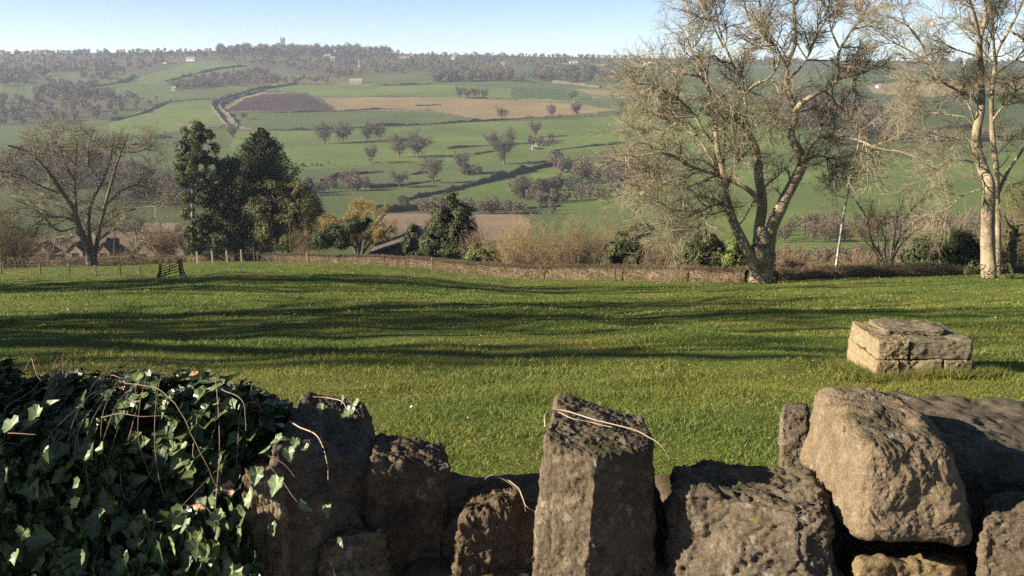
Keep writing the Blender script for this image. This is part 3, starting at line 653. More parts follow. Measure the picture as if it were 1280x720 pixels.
# ---------------------------------------------------------------- hedges
def sticks(C, D, L, r):
    """thin three-sided sticks"""
    P = np.stack([C, C + D * L[:, None]], 1); return tubes(P, np.stack([r, r * .5], 1), 3)
M['hedge'] = simple_mat('hedge_twig', (.075, .052, .032), (.16, .112, .068), 2.5, c3=(.075, .072, .03))
M['hedge_far'] = simple_mat('far_hedge', (.062, .058, .036), (.10, .085, .055), .15)
def near_hedge(name, label, pts, wid, n_per_m, mat='hedge', hk=1.0):
    """pts: (px, Y, height m) along its foot"""
    G = np.array([gat(p, y) for p, y, h in pts]); hs = np.array([h for *_, h in pts]) * hk
    d = np.r_[0, np.cumsum(np.linalg.norm(np.diff(G[:, :2], axis=0), axis=1))]; n = int(d[-1] / .35) + 2; s = np.linspace(0, d[-1], n)
    X, Yy, h = (np.interp(s, d, q) for q in (G[:, 0], G[:, 1], hs)); T = np.stack([np.gradient(X), np.gradient(Yy)], 1); T /= np.linalg.norm(T, axis=1, keepdims=True); Nn = np.stack([T[:, 1], -T[:, 0]], 1)
    prof = np.array([(-.30, -.4), (-.36, .35), (-.32, .68), (-.16, .80), (.16, .80), (.32, .68), (.36, .35), (.30, -.4)]); k = len(prof)
    base = H(X, Yy); V = np.empty((n, k, 3))
    for j, (a, b) in enumerate(prof):
        V[:, j, 0] = X + Nn[:, 0] * a * wid; V[:, j, 1] = Yy + Nn[:, 1] * a * wid; V[:, j, 2] = base + b * h
    V += fbm(V / .5, 3, 5)[..., None] * .05 + n2(V[..., 0], V[..., 1], 2.5, 2, 4)[..., None] * np.array([0, 0, .04])
    idx = np.arange(n * k).reshape(n, k); Q = np.stack([idx[:-1, :-1], idx[1:, :-1], idx[1:, 1:], idx[:-1, 1:]], -1).reshape(-1, 4)
    m = int(d[-1] * n_per_m); u = rng.uniform(0, n - 1.001, m); i = u.astype(int); f = u - i; sd = rng.uniform(-1, 1, m); zz = rng.uniform(0, 1, m)
    top = rng.uniform(0, 1, m) < .35; sd = np.where(top, sd * .45, np.sign(sd) * rng.uniform(.32, .5, m)); zz = np.where(top, rng.uniform(.78, .98, m), zz * .92)
    C = np.stack([np.interp(u, np.arange(n), X) + Nn[i, 0] * sd * wid, np.interp(u, np.arange(n), Yy) + Nn[i, 1] * sd * wid, np.interp(u, np.arange(n), base) + zz * np.interp(u, np.arange(n), h)], 1)
    D = unit(np.stack([Nn[i, 0] * sd, Nn[i, 1] * sd, np.where(top, 1.0, .5)], 1) + rng.normal(0, .55, (m, 3))); V2, Q2 = sticks(C - D * .05, D, rng.uniform(.07, .20, m), rng.uniform(.008, .018, m))
    loc = np.array([X[n // 2], Yy[n // 2], base[n // 2]]); mb = MB().add(V.reshape(-1, 3) - loc, Q=Q).add(V2 - loc, Q=Q2)
    o = mb.build(name, M[mat]); o.location = [float(q) for q in loc]; return tag(o, label, 'hedge')
near_hedge('clipped_hedge', 'long low clipped brown hedge from the conifers to the big ash trunk', [(330, 121, .95), (395, 111, .95), (450, 103, 1.0), (500, 95.6, 1.0), (570, 85, 1.05), (640, 75.8, 1.08), (720, 69, 1.05), (800, 63.6, 1.0), (870, 59.5, .9), (934, 57, .85)], 1.1, 620, hk=1.14)
near_hedge('field_hedge', 'low brown hedge in front of the cottages behind the wire fence', [(-60, 127, 1.3), (60, 127, 1.2), (110, 127, 1.2), (150, 127, 1.6), (165, 127, 1.7), (172, 127, 1.0), (235, 127, 1.1), (330, 123, 1.1)], 1.3, 330)
near_hedge('bramble_hedge', 'low ragged brown bramble strip along the grass edge right of the ash', [(966, 58, .75), (1040, 60, .65), (1100, 61, .8), (1160, 61.5, .85), (1222, 62, .65), (1330, 63, .7)], 1.6, 420)

# ---------------------------------------------------------------- fences and the broken gate
M['wood'] = simple_mat('weathered_wood', (.11, .085, .06), (.22, .18, .13), 3.0, .9)
M['wood_pale'] = simple_mat('pale_wood', (.26, .21, .15), (.38, .31, .22), 3.0, .9)
M['wood_dark'] = simple_mat('dark_wood', (.05, .04, .03), (.10, .08, .06), 3.0, .9)
M['wire'] = simple_mat('wire', (.10, .10, .10), (.15, .145, .14), 3.0, .5)
def wire_fence(label, posts, wires=3):
    """posts: (base point, height m, width m, material)"""
    loc = posts[len(posts) // 2][0]; root = empty('wire_fence', loc, label, 'fence'); k = 0
    for p, h, w, mt in posts:
        l = rng.normal(0, .03, 2) * h
        mb = MB(); mb.bar(p - loc - [0, 0, .35], p - loc + [l[0], l[1], h], w); mb.build('post', M[mt], root)
    mb = MB()
    for q in range(wires):
        for (a, ha, *_), (b, hb, *_) in zip(posts[:-1], posts[1:]):
            f = (q + 1) / (wires + .25); A, B = a - loc + [0, 0, ha * f], b - loc + [0, 0, hb * f]; mid = (A + B) / 2 - [0, 0, .04]
            mb.tube(spline([A, mid, B], 5), .0035, 3)
    mb.build('wire', M['wire'], root)
wire_fence('wire fence of short weathered posts left of the broken gate', [(ground(x, y), pxsize(13.5 * h, ground(x, y)[1]), pxsize(2.4, ground(x, y)[1]), 'wood') for x, y, h in [(-36, 342, 1.0), (2, 342, 1.0), (50, 343.5, 1.1), (87, 344, 1.05), (119.5, 345.5, 1.05), (150, 345.5, 1.1), (175.5, 346.5, 1.1)]])
wire_fence('wire fence of pale posts running from the gate back to the conifers', [(gat(x, y), h, .16, m) for x, y, h, m in [(247, 92, 1.35, 'wood_pale'), (266, 99, 1.45, 'wood_pale'), (284.5, 107, 1.4, 'wood_pale'), (302, 113, 1.5, 'wood_pale'), (318, 115, 1.9, 'wood_dark')]])
wire_fence('long wire fence with thin posts close in front of the clipped hedge', [(gat(x, y - 1.1), h, .11, m) for x, y, h, m in [(322, 119, 1.2, 'wood'), (384, 112.5, 1.25, 'wood_pale'), (430, 106, 1.2, 'wood'), (479, 98.5, 1.2, 'wood'), (509, 94, 1.2, 'wood'), (540, 89.3, 1.2, 'wood_pale'), (605, 80.5, 1.2, 'wood'), (675, 72.5, 1.2, 'wood'), (769, 65.4, 1.1, 'wood_dark'), (852, 60.5, 1.1, 'wood'), (925, 57.2, 1.05, 'wood')]])
def gate():
    Y = float(ground(213, 346.5)[1]); loc = gat(213, Y); root = empty('field_gate', loc, 'broken dark wooden field gate leaning askew in the wire fence', 'gate'); P = lambda x, y, dy=0: at(x, y, Y + dy) - loc
    k = Y / F; B = lambda a, b, w, h, nm: MB().bar(P(*a), P(*b), w * k, h * k).build(nm, M['wood_dark'], root)
    B((199.5, 347.5), (200.5, 330), 2.6, 2.6, 'post'); B((227, 345), (225, 322.5), 4.2, 4.2, 'post')
    for i in range(5): B((201.5, 333.0 + 3.1 * i, -.05), (223.5, 325 + 3.5 * i, -.12), .8, 1.25, 'rail')
    B((203, 346, -.09), (222.5, 327, -.16), .8, 1.2, 'brace'); B((212, 342.5, -.08), (212, 329, -.12), .8, 1.2, 'brace')
    B((226, 331, -.1), (232.5, 346.5, -.5), 1.6, 1.6, 'prop'); B((201, 335, -.1), (196, 347.5, -.4), 1.5, 1.5, 'prop')
gate()

# ---------------------------------------------------------------- cottages beyond the hedge
M['stone_wall'] = simple_mat('cottage_stone', (.17, .14, .095), (.26, .215, .15), 1.2, .9, bump=.4, bscale=5)
M['tile'] = simple_mat('roof_tile', (.075, .053, .040), (.115, .083, .062), 1.5, .9, bump=.5, bscale=7)
M['slate'] = simple_mat('roof_slate', (.16, .14, .15), (.24, .21, .21), 1.5, .8, bump=.4, bscale=7)
M['roof_dark'] = simple_mat('dark_tile', (.06, .048, .04), (.10, .08, .066), 1.5, .9, bump=.5, bscale=7)
M['glass'] = simple_mat('window_glass', (.02, .025, .03), (.04, .045, .05), 1, .15, .5)
M['white_paint'] = simple_mat('white_paint', (.62, .60, .55), (.75, .73, .68), 2, .7)
def gable_block(root, x0, x1, y0, y1, z0, ze, zr, along, wall, roof, over=.25, th=.16, wname='wall', rname='roof'):
    """walls with two gables and a pitched roof; ridge along 'x' or 'y' (local coordinates)"""
    mb = MB()
    if along == 'x':
        ym = (y0 + y1) / 2; V = [(x0, y0, z0), (x1, y0, z0), (x1, y1, z0), (x0, y1, z0), (x0, y0, ze), (x1, y0, ze), (x1, y1, ze), (x0, y1, ze), (x0, ym, zr), (x1, ym, zr)]
        Q = [(0, 1, 5, 4), (2, 3, 7, 6), (1, 2, 6, 5), (3, 0, 4, 7), (4, 5, 9, 8), (6, 7, 8, 9)]; T = [(5, 6, 9), (7, 4, 8)]
    else:
        xm = (x0 + x1) / 2; V = [(x0, y0, z0), (x1, y0, z0), (x1, y1, z0), (x0, y1, z0), (x0, y0, ze), (x1, y0, ze), (x1, y1, ze), (x0, y1, ze), (xm, y0, zr), (xm, y1, zr)]
        Q = [(0, 1, 5, 4), (2, 3, 7, 6), (1, 2, 6, 5), (3, 0, 4, 7), (5, 6, 9, 8), (7, 4, 8, 9)]; T = [(4, 5, 8), (6, 7, 9)]
    mb.add(V, T, Q); mb.build(wname, wall, root)
    rb = MB(); g = .012
    if along == 'x':
        sl = (zr - ze) / (ym - y0)
        for s, ye in ((1, y0), (-1, y1)):
            yo = ye - s * over; zo = ze - sl * over + g
            rb.hexa([(x0 - over, yo, zo), (x1 + over, yo, zo), (x1 + over, ym, zr + g), (x0 - over, ym, zr + g), (x0 - over, yo, zo + th), (x1 + over, yo, zo + th), (x1 + over, ym, zr + th + g), (x0 - over, ym, zr + th + g)])
    else:
        sl = (zr - ze) / (xm - x0)
        for s, xe in ((1, x0), (-1, x1)):
            xo = xe - s * over; zo = ze - sl * over + g
            rb.hexa([(xo, y0 - over, zo), (xm, y0 - over, zr + g), (xm, y1 + over, zr + g), (xo, y1 + over, zo), (xo, y0 - over, zo + th), (xm, y0 - over, zr + th + g), (xm, y1 + over, zr + th + g), (xo, y1 + over, zo + th)])
    return rb.build(rname, roof, root)
def window(root, x, y, z, w, h, lights=2):
    mb = MB(); mb.box((x, y - .02, z), (w + .16, .08, h + .16)); fr = mb.build('window', M['stone_wall'], root)
    for i in range(lights):
        MB().box((x - w / 2 + w * (i + .5) / lights, y - .065, z), (w / lights - .07, .02, h)).build('pane', M['glass'], fr)
def cottages():
    Y = 150.0; loc = gat(65, Y); root = empty('stone_cottage', loc, 'long stone cottage with a row of small front gables behind the oak', 'cottage')
    L = lambda x, y, yy=Y: at(x, y, yy) - loc
    x0, x1 = L(-22, 320)[0], L(124, 320)[0]; ze = L(0, 317)[2]; zr = L(0, 297, Y + 3.2)[2]
    rf = gable_block(root, x0, x1, 0, 6.4, -1, ze, zr, 'x', M['stone_wall'], M['tile'])
    for cx, w in ((17, 20), (61, 22), (98, 18)):
        a, b = L(cx - w / 2, 0)[0], L(cx + w / 2, 0)[0]
        gable_block(root, a, b, -.35, 2.6, -1, L(0, 315, Y - .4)[2], L(0, 305, Y - .4)[2], 'y', M['stone_wall'], M['roof_dark'], .14, .1, 'front_gable', 'gable_roof')
        window(root, L(cx, 0)[0], -.35, L(0, 319, Y - .4)[2], .95, .75, 3)
    for cx in (-8, 40, 80): window(root, L(cx, 0)[0], 0, L(0, 321)[2], .9, .7, 2)
    for cx in (36, 118):
        p = L(cx, 297, Y + 3.2); MB().box((p[0], 3.2, zr + .35), (.7, .6, 1.5)).build('chimney', M['stone_wall'], rf)
    Y = 152.0; loc = gat(178, Y); root = empty('stone_cottage', loc, 'stone cottage with big brown roof and tall grey gable beside the gate', 'cottage'); L = lambda x, y, yy=Y: at(x, y, yy) - loc
    x0, x1 = L(128, 320)[0], L(233, 320)[0]; rf = gable_block(root, x0, x1, 0, 7.0, -1, L(0, 313)[2], L(0, 291, Y + 3.5)[2], 'x', M['stone_wall'], M['tile'])
    for a_, b_, e, r in ((146, 175, 316, 304), (191, 217, 320, 297)):
        gable_block(root, L(a_, 0)[0], L(b_, 0)[0], -3.2, 3.0, -1, L(0, e, Y - 3)[2], L(0, r, Y - 3)[2], 'y', M['stone_wall'], M['roof_dark'], .16, .12, 'front_gable', 'gable_roof')
    window(root, L(160, 0)[0], -3.2, L(0, 320, Y - 3)[2], 1.0, .8, 2); window(root, L(225, 0)[0], 0, L(0, 319)[2], .8, .7, 2)
    p = L(198, 288, Y + 3.5); MB().box((p[0], 3.5, p[2] + .2), (.8, .7, 2.2)).build('chimney', M['stone_wall'], rf)
    Y = 178.0; loc = gat(170, Y); root = empty('stone_cottage', loc, 'cottage with a pale slate roof behind the big brown roof', 'cottage'); L = lambda x, y, yy=Y: at(x, y, yy) - loc
    rf = gable_block(root, L(150, 0)[0], L(190, 0)[0], 0, 6, -1, L(0, 294)[2], L(0, 280, Y + 3)[2], 'x', M['stone_wall'], M['slate'])
    p = L(153, 280, Y + 3); MB().box((p[0], 3, p[2] + .3), (.8, .7, 1.6)).build('chimney', M['stone_wall'], rf)
    window(root, L(160, 0)[0], 0, L(0, 297)[2], .9, .8, 2); window(root, L(180, 0)[0], 0, L(0, 297)[2], .9, .8, 2)
    Y = 108.0; loc = gat(505, Y); root = empty('barn', loc, 'dark shed roof sloping up behind the clipped hedge and ivy column', 'barn'); L = lambda x, y, yy=Y: at(x, y, yy) - loc
    gable_block(root, L(454, 0)[0], L(562, 0)[0], 0, 9, -1.5, L(0, 317)[2], L(0, 300)[2], 'y', M['wood_dark'], M['roof_dark'], .3, .18)
    loc = gat(143, 141); root = empty('utility_pole', loc, 'thin dark utility pole rising in front of the cottage roofs', 'pole'); L = lambda x, y: at(x, y, 141) - loc
    MB().tube([L(143, 326), L(143, 283)], [.13, .09], 8).build('pole', M['wood_dark'], root); a = L(143, 285); MB().box(a, (1.3, .1, .1)).build('crossarm', M['wood_dark'], root)
cottages()
# ------------------------------------------------------------------ the far side of the valley
def far_template(seed, form, mm=(16, 12, 3)):
    global rng
    keep = rng; rng = np.random.default_rng(seed); t = Tree(); L = []
    lean = rng.normal(0, .3, 2); P = spline([(0, 0, -.5), (lean[0] * .3, 0, 2.0), (lean[0], lean[1], 5.0)], 8); L.append((P, t.limb(P, .32, .16, 6)[1]))
    for i in range(8):
        a = i * 2.4 + rng.uniform(0, .6); s = P[3 + i % 4]; w = rng.uniform(2.2, 4.2) * form[0]; h = rng.uniform(2.5, 5.5) * form[1]
        Q = spline([s, s + [math.cos(a) * w * .5, math.sin(a) * w * .5, h * .35], s + [math.cos(a) * w, math.sin(a) * w, h]], 8); L.append((Q, t.limb(Q, .15, .04, 5)[1]))
    twigs(t, L, [dict(m=mm[0], t0=.15, len=(.9, 2.8), ang=(.4, 1.3), wob=.18, trop=(0, 0, .05), K=5, r=.05), dict(m=mm[1], t0=.1, len=(.5, 1.6), ang=(.4, 1.2), wob=.22, trop=(0, 0, .03), K=3, r=.032),
                 dict(m=mm[2], t0=.1, len=(.3, .9), ang=(.4, 1.2), wob=.2, K=3, r=.024)])
    r = (t.tr.mesh('trunk', M['bark_dark'], True), t.cr.mesh('crown', M['twig_far'])); rng = keep; return r
FT = [far_template(101, (1.15, .9)), far_template(102, (.9, 1.1)), far_template(103, (1.0, 1.0)), far_template(104, (1.2, .75)), far_template(105, (1.05, 1.05), (7, 4, 1)), far_template(106, (.9, 1.15), (6, 4, 1))]
def field_tree(px, py, hpx, v, label, ymin=170.0, twig=None, group='bare trees in the far fields'):
    p = ground(px, py, ymin); s = pxsize(hpx, p[1]) / 10.3; r = empty('bare_field_tree', p, label, 'tree', group, rng.uniform(0, 6), s)
    for me, nm in zip(FT[v], ('trunk', 'crown')):
        o = link(nm, me, r)
        if nm == 'crown' and twig: o.material_slots[0].link = 'OBJECT'; o.material_slots[0].material = M[twig]
FAR_TREES = [
    (406, 180, 30, 2, 'round bare tree, left one of the first pair below the ploughed field'), (429, 178, 31, 0, 'bare round tree, right one of the first pair below the ploughed field'),
    (459, 176, 24, 1, 'slim bare tree, left one of the second pair below the long tan field'), (473, 175, 27, 0, 'bare tree, right one of the second pair below the long tan field'),
    (464, 204, 26, 1, 'small bare tree standing under the second pair of trees, left of the big one'), (499, 197, 32, 2, 'bare tree at the left flank of the largest round field tree'),
    (522, 197, 42, 0, 'largest round bare tree in the middle of the valley fields'), (499, 234, 29, 3, 'small spreading bare tree alone in the pale field below the largest one'),
    (541, 229, 40, 1, 'brownish upright bare tree in the middle of the lower field'), (577, 217, 31, 1, 'brown bare tree beside the low dark thorn clump'), (630, 205, 48, 2, 'tall bare tree above the golden bush, by the curving lane'),
    (612, 181, 18, 3, 'small bare tree on the slope left of the tall lane-side tree'), (628, 149, 19, 0, 'round bare tree at the near edge of the tan field'), (690, 146, 17, 2, 'bare tree on the hedge at the tan field, left one of two'),
    (720, 145, 20, 1, 'bare tree on the hedge at the tan field, right one of two'), (669, 172, 23, 1, 'thin bare tree in the green field right of centre'), (574, 123, 17, 2, 'leftmost tree of the small clump in the upper green field'),
    (584, 123.5, 18, 0, 'second tree of the small clump in the upper green field'), (594, 124, 17, 1, 'third tree of the small clump in the upper green field'), (606, 124, 15, 2, 'rightmost tree of the small clump in the upper green field'),
    (291, 174, 20, 1, 'bare tree at the foot of the farm track, above the cypress'), (305, 149, 11, 3, 'tiny bare tree in the field just below the ploughed field'), (716, 124, 14, 3, 'bushy bare tree below the far wood, right of the tan field'),
    (394, 104, 9, 3, 'tiny bare tree left of the pale quarry, under the ridge'), (408, 104, 8, 3, 'tiny bare tree nearest the pale quarry on its left'), (60, 103, 10, 0, 'bare tree in the upper left field under the ridge')]
for a in FAR_TREES: field_tree(*a)

def far_hedge(label, pts, h=2.2, w=2.0, ymin=170.0, gaps=.0, name='field_hedge', mat='hedge_far', rag=.5):
    G = np.array([ground(x, y, ymin)[:2] for x, y in pts]); d = np.r_[0, np.cumsum(np.linalg.norm(np.diff(G, axis=0), axis=1))]; n = int(d[-1] / 1.6) + 3; s = np.linspace(0, d[-1], n)
    q = hermite(s, d, G[:, 0]) if len(G) > 2 else np.interp(s, d, G[:, 0]); q2 = hermite(s, d, G[:, 1]) if len(G) > 2 else np.interp(s, d, G[:, 1])
    X, Yy = q, q2; T = np.stack([np.gradient(X), np.gradient(Yy)], 1); T /= np.linalg.norm(T, axis=1, keepdims=True) + 1e-9; Nn = np.stack([T[:, 1], -T[:, 0]], 1)
    h = h * .72; w = w * .75; hh = h * (1 + .5 * n2(X, Yy, 7., 3, 51)) * np.clip(1.1 + 1.0 * n2(X, Yy, 30., 2, 52), .45, 1.4)
    prof = np.array([(-.5, -.3), (-.55, .4), (-.35, .85), (0, 1), (.35, .85), (.55, .4), (.5, -.3)]); k = 7; V = np.empty((n, k, 3)); base = H(X, Yy)
    for j, (a, b) in enumerate(prof): V[:, j, 0] = X + Nn[:, 0] * a * w; V[:, j, 1] = Yy + Nn[:, 1] * a * w; V[:, j, 2] = base + b * hh
    V += fbm(V / 1.1, 2, 6)[..., None] * .35
    idx = np.arange(n * k).reshape(n, k); Q = np.stack([idx[:-1, :-1], idx[1:, :-1], idx[1:, 1:], idx[:-1, 1:]], -1).reshape(-1, 4)
    m = int(d[-1] * 9); i = rng.integers(0, n, m); C = np.stack([X[i] + rng.normal(0, w * .3, m), Yy[i] + rng.normal(0, w * .3, m), base[i] + hh[i] * rng.uniform(.5, 1.0 + rag * .6, m)], 1); V2, Q2 = leaf_cards(C, rng.uniform(.18, .48, m))
    loc = np.array([X[n // 2], Yy[n // 2], base[n // 2]]); o = MB().add(V.reshape(-1, 3) - loc, Q=Q).add(V2 - loc, Q=Q2).build(name, M[mat]); o.location = [float(c) for c in loc]
    tag(o, label, 'hedge', 'hedges dividing the far fields')
FAR_HEDGES = [
    ('dark hedge on the left side of the farm track by the ploughed field', [(318, 112), (298, 118), (276, 125), (266, 130), (268, 138), (276, 148), (286, 159)], 2.4),
    ('dark hedge on the right side of the farm track by the ploughed field', [(330, 113), (305, 120), (282, 127.5), (276, 131), (283, 141), (293, 152), (298, 159)], 1.8),
    ('hedge along the lower edge of the ploughed field', [(283, 140.5), (340, 141), (419, 139.3)], 1.6), ('hedge along the upper edge of the ploughed field', [(332, 116), (360, 115.5), (382, 115.5)], 2.0),
    ('thin hedge below the left half of the tan field', [(424, 139), (470, 137), (538, 138.5)], 1.3), ('thin hedge above the tan field', [(402, 121.5), (450, 121.3), (532, 121)], 1.3),
    ('short dark hedge lying inside the tan field', [(520, 132.5), (551, 131)], 1.1), ('long dark hedge below the tan field running to the right', [(300, 161), (320, 162.5), (360, 163), (440, 160), (500, 157), (560, 154), (597, 152), (640, 149.5), (700, 146.5), (790, 143)], 2.0),
    ('hedge left of the farm track at the upper green field', [(222, 157), (250, 159), (290, 160)], 2.0), ('long hedge above the brown wood at upper left', [(208, 102), (235, 95), (270, 87), (308, 83)], 2.6),
    ('dark hedge line above the left meadows under the ridge', [(60, 113), (100, 110.5), (150, 103.5), (168, 95)], 3.0), ('low hedge crossing the left meadow', [(215, 127), (235, 125), (262, 124)], 1.6),
    ('hedge below the brown wood at the left', [(140, 151), (170, 144), (195, 134), (214, 126)], 2.4), ('hedge below the left meadow behind the pine', [(130, 173), (170, 173.5), (215, 172.5)], 1.6),
    ('long sweeping hedge from the willow up to the lane on the right', [(500, 251), (530, 245), (560, 239), (600, 229), (640, 219), (670, 211), (700, 206)], 2.6), ('hedge beside the curving lane, right of centre', [(688, 193), (697, 188), (730, 184), (785, 179)], 1.8),
    ('hedge crossing the pale lower field left of the single spreading tree', [(402, 227), (420, 222), (450, 217.5), (478, 215)], 1.7), ('dashed thin hedge in the lower field below the spreading tree', [(462, 235.5), (500, 232.5), (530, 228), (550, 226)], 1.3),
    ('faint low strip standing in for a line of shade under the largest round tree', [(465, 203.5), (500, 205), (532, 206)], 1.0), ('short dark hedge piece left of the brown upright tree', [(514, 218.5), (532, 215.5)], 2.0),  # the faint strip is a line of shade, built like a hedge
    ('short dark hedge piece at the foot of the tall lane-side tree', [(594, 193), (612, 190), (626, 188)], 2.0), ('hedge across the slope under the round tree by the tan field', [(560, 186), (600, 183), (660, 180), (700, 178)], 1.3),
    ('long hedge above the upper green field under the ridge wood', [(376, 106), (420, 105.5), (470, 107), (540, 105.5)], 2.0), ('hedge at the left end of the upper green field', [(320, 113), (345, 109), (372, 105)], 2.6),
    ('hedge at the right end of the upper green field', [(610, 124.5), (660, 126), (720, 128)], 1.8), ('dark hedge on the hillside right of the big ash', [(1050, 182), (1120, 179), (1200, 177), (1300, 174)], 2.0),
    ('dark hedge across the right hillside under the stubble field', [(1085, 165), (1140, 163), (1220, 160)], 2.0), ('dark hedge line under the far right ridge', [(1090, 104), (1180, 101), (1290, 98)], 3.0),
    ('hedge running below the long tan field to the far right', [(740, 122), (800, 123.5), (870, 124)], 1.8), ('hedge under the far central wood', [(690, 104), (720, 106), (750, 110)], 3.0), ('straight hedge on the far central hillside', [(655, 79.5), (700, 80), (760, 83)], 3.0),
    ('thick brown hedge along the valley bottom behind the barn', [(470, 266), (520, 263), (580, 262), (640, 262), (700, 258)], 2.6), ('faint hedge in the field below the farm track', [(300, 215), (340, 213), (372, 210.5)], 1.2)]
for l, p, h in FAR_HEDGES: far_hedge(l, p, h)

WM = ['twig_far', 'wood_plum', 'wood_dull']
M['wood_plum'] = simple_mat('plum_wood', (.088, .068, .046), (.125, .098, .068), .1); M['wood_dull'] = simple_mat('dull_wood', (.045, .048, .032), (.072, .068, .045), .1)
def wood(name, polys, ymin=170.0):
    """far-off woods that read as one mass: polys = (photo outline, trees, height lo, hi, mix of the three colours)"""
    VV, QQ, MI = [], [], []; n0 = 0
    for poly, k, h0, h1, mix in polys:
        q = np.array(poly, float); c = 0; tries = 0
        while c < k and tries < k * 30:
            tries += 1; x = rng.uniform(q[:, 0].min(), q[:, 0].max()); y = rng.uniform(q[:, 1].min(), q[:, 1].max())
            if not inpoly(np.array([x]), np.array([y]), poly)[0]: continue
            p = ground(x, y, ymin); c += 1; h = rng.uniform(h0, h1) * (1 + .25 * rng.normal() * .5); w = h * rng.uniform(.30, .48); sz = np.clip(.0010 * p[1], .2, 1.6)
            nn = int(np.clip(2.4 * (w * h * 3.14) / sz ** 2, 30, 900)); d = unit(rng.normal(0, 1, (nn, 3))); rr = rng.uniform(.35, 1, nn) ** .6 * (1 + .25 * vnoise(d * 2 + p, 3)); C = p + np.array([0, 0, h * .56]) + d * rr[:, None] * np.array([w, w, h * .47])
            V, Q = leaf_cards(C, rng.uniform(.6, 1.3, nn) * sz); VV.append(V); QQ.append(Q + n0); n0 += len(V); MI.append(np.full(len(Q), rng.choice(3, p=mix)))
            T_, Q_ = tubes(np.array([[p - [0, 0, .5], p + [0, 0, h * .6]]]), np.array([[.22, .1]]), 3); VV.append(T_); QQ.append(Q_ + n0); n0 += len(T_); MI.append(np.full(len(Q_), 2))
    o = link(name, mesh_np(name, np.concatenate(VV), None, np.concatenate(QQ), False, mats=[M[m] for m in WM], midx=np.concatenate(MI))); tag(o, kind='stuff')
wood('ridge_woodland', [
    ([(0, 66), (120, 64), (290, 64), (480, 64), (520, 73), (800, 74), (800, 82), (640, 84), (640, 97), (560, 96), (520, 90), (430, 96), (340, 86), (310, 78), (240, 74), (172, 90), (60, 91), (0, 95)], 820, 5, 9, [.4, .15, .45]),
    ([(270, 62), (490, 62), (490, 70), (270, 70)], 260, 8, 15, [.4, .2, .4]), ([(0, 64), (800, 70), (800, 74), (0, 69)], 420, 4, 7.5, [.35, .2, .45]), ([(-120, 66), (0, 66), (0, 100), (-120, 100)], 80, 7, 11, [.5, .2, .3]),
    ([(790, 74), (1400, 79), (1400, 85), (790, 83)], 300, 6, 10, [.5, .2, .3]), ([(650, 92), (770, 88), (775, 100), (690, 104), (650, 104)], 90, 8, 13, [.3, .4, .3]), ([(560, 96), (640, 96), (640, 102), (540, 103)], 80, 8, 12, [.5, .3, .2])])
wood('valley_woodland', [
    ([(210, 107), (255, 97), (330, 88), (345, 104), (300, 107), (216, 112)], 190, 4.5, 8, [.3, .6, .1]), ([(-60, 128), (60, 119), (120, 122), (212, 125), (180, 136), (120, 152), (-60, 160)], 130, 5, 8.5, [.35, .4, .25]),
    ([(60, 108), (125, 106), (130, 114), (40, 120)], 50, 6, 10, [.4, .2, .4]), ([(0, 97), (60, 94), (30, 106), (0, 108)], 40, 7, 11, [.4, .3, .3]), ([(60, 122), (105, 116), (150, 122), (110, 126)], 30, 6, 10, [.4, .4, .2]),
    ([(100, 96), (165, 91), (150, 96), (100, 104)], 20, 6, 9, [.5, .3, .2]), ([(150, 228), (215, 238), (235, 262), (140, 262)], 55, 7, 11, [.5, .2, .3]), ([(0, 205), (90, 200), (200, 224), (150, 240), (0, 240)], 70, 8, 12, [.6, .2, .2]),
    ([(340, 98), (440, 97), (390, 104), (345, 106)], 30, 4, 7, [.4, .5, .1])])
wood('brown_copse', [([(718, 232), (730, 214), (760, 206), (790, 208), (795, 228), (770, 236)], 34, 8, 12, [.2, .8, 0]), ([(632, 247), (660, 238), (722, 236), (724, 241), (660, 250)], 26, 5, 7.5, [.3, .2, .5]),
    ([(640, 250), (720, 246), (790, 240), (790, 246), (680, 256)], 30, 3, 5, [.5, .5, 0]), ([(960, 132), (1060, 124), (1120, 150), (1100, 172), (960, 160)], 110, 7, 11, [.4, .5, .1]), ([(1050, 172), (1300, 168), (1300, 176), (1050, 180)], 60, 4, 7, [.5, .3, .2]),
    ([(574, 217), (600, 214), (602, 217), (576, 220)], 10, 3, 5, [.2, .2, .6]), ([(690, 205), (702, 200), (720, 215), (700, 222)], 12, 4, 7, [.6, .4, 0]), ([(500, 262), (700, 262), (700, 268), (500, 268)], 34, 3, 5.5, [.5, .5, 0]),
    ([(376, 236), (440, 228), (460, 238), (380, 246)], 24, 4, 6.5, [.6, .4, 0]), ([(660, 180), (690, 176), (696, 180), (665, 186)], 12, 3, 6, [.5, .5, 0]), ([(360, 209), (415, 205), (416, 207), (362, 211)], 8, 1.2, 2, [.2, .2, .6])])
wood('valley_scrub', [([(960, 290), (1050, 278), (1100, 282), (1300, 284), (1300, 300), (960, 305)], 120, 2.5, 5, [.5, .5, 0]), ([(960, 318), (1300, 318), (1300, 332), (960, 335)], 90, 1.2, 2.5, [.6, .4, 0])], 90)

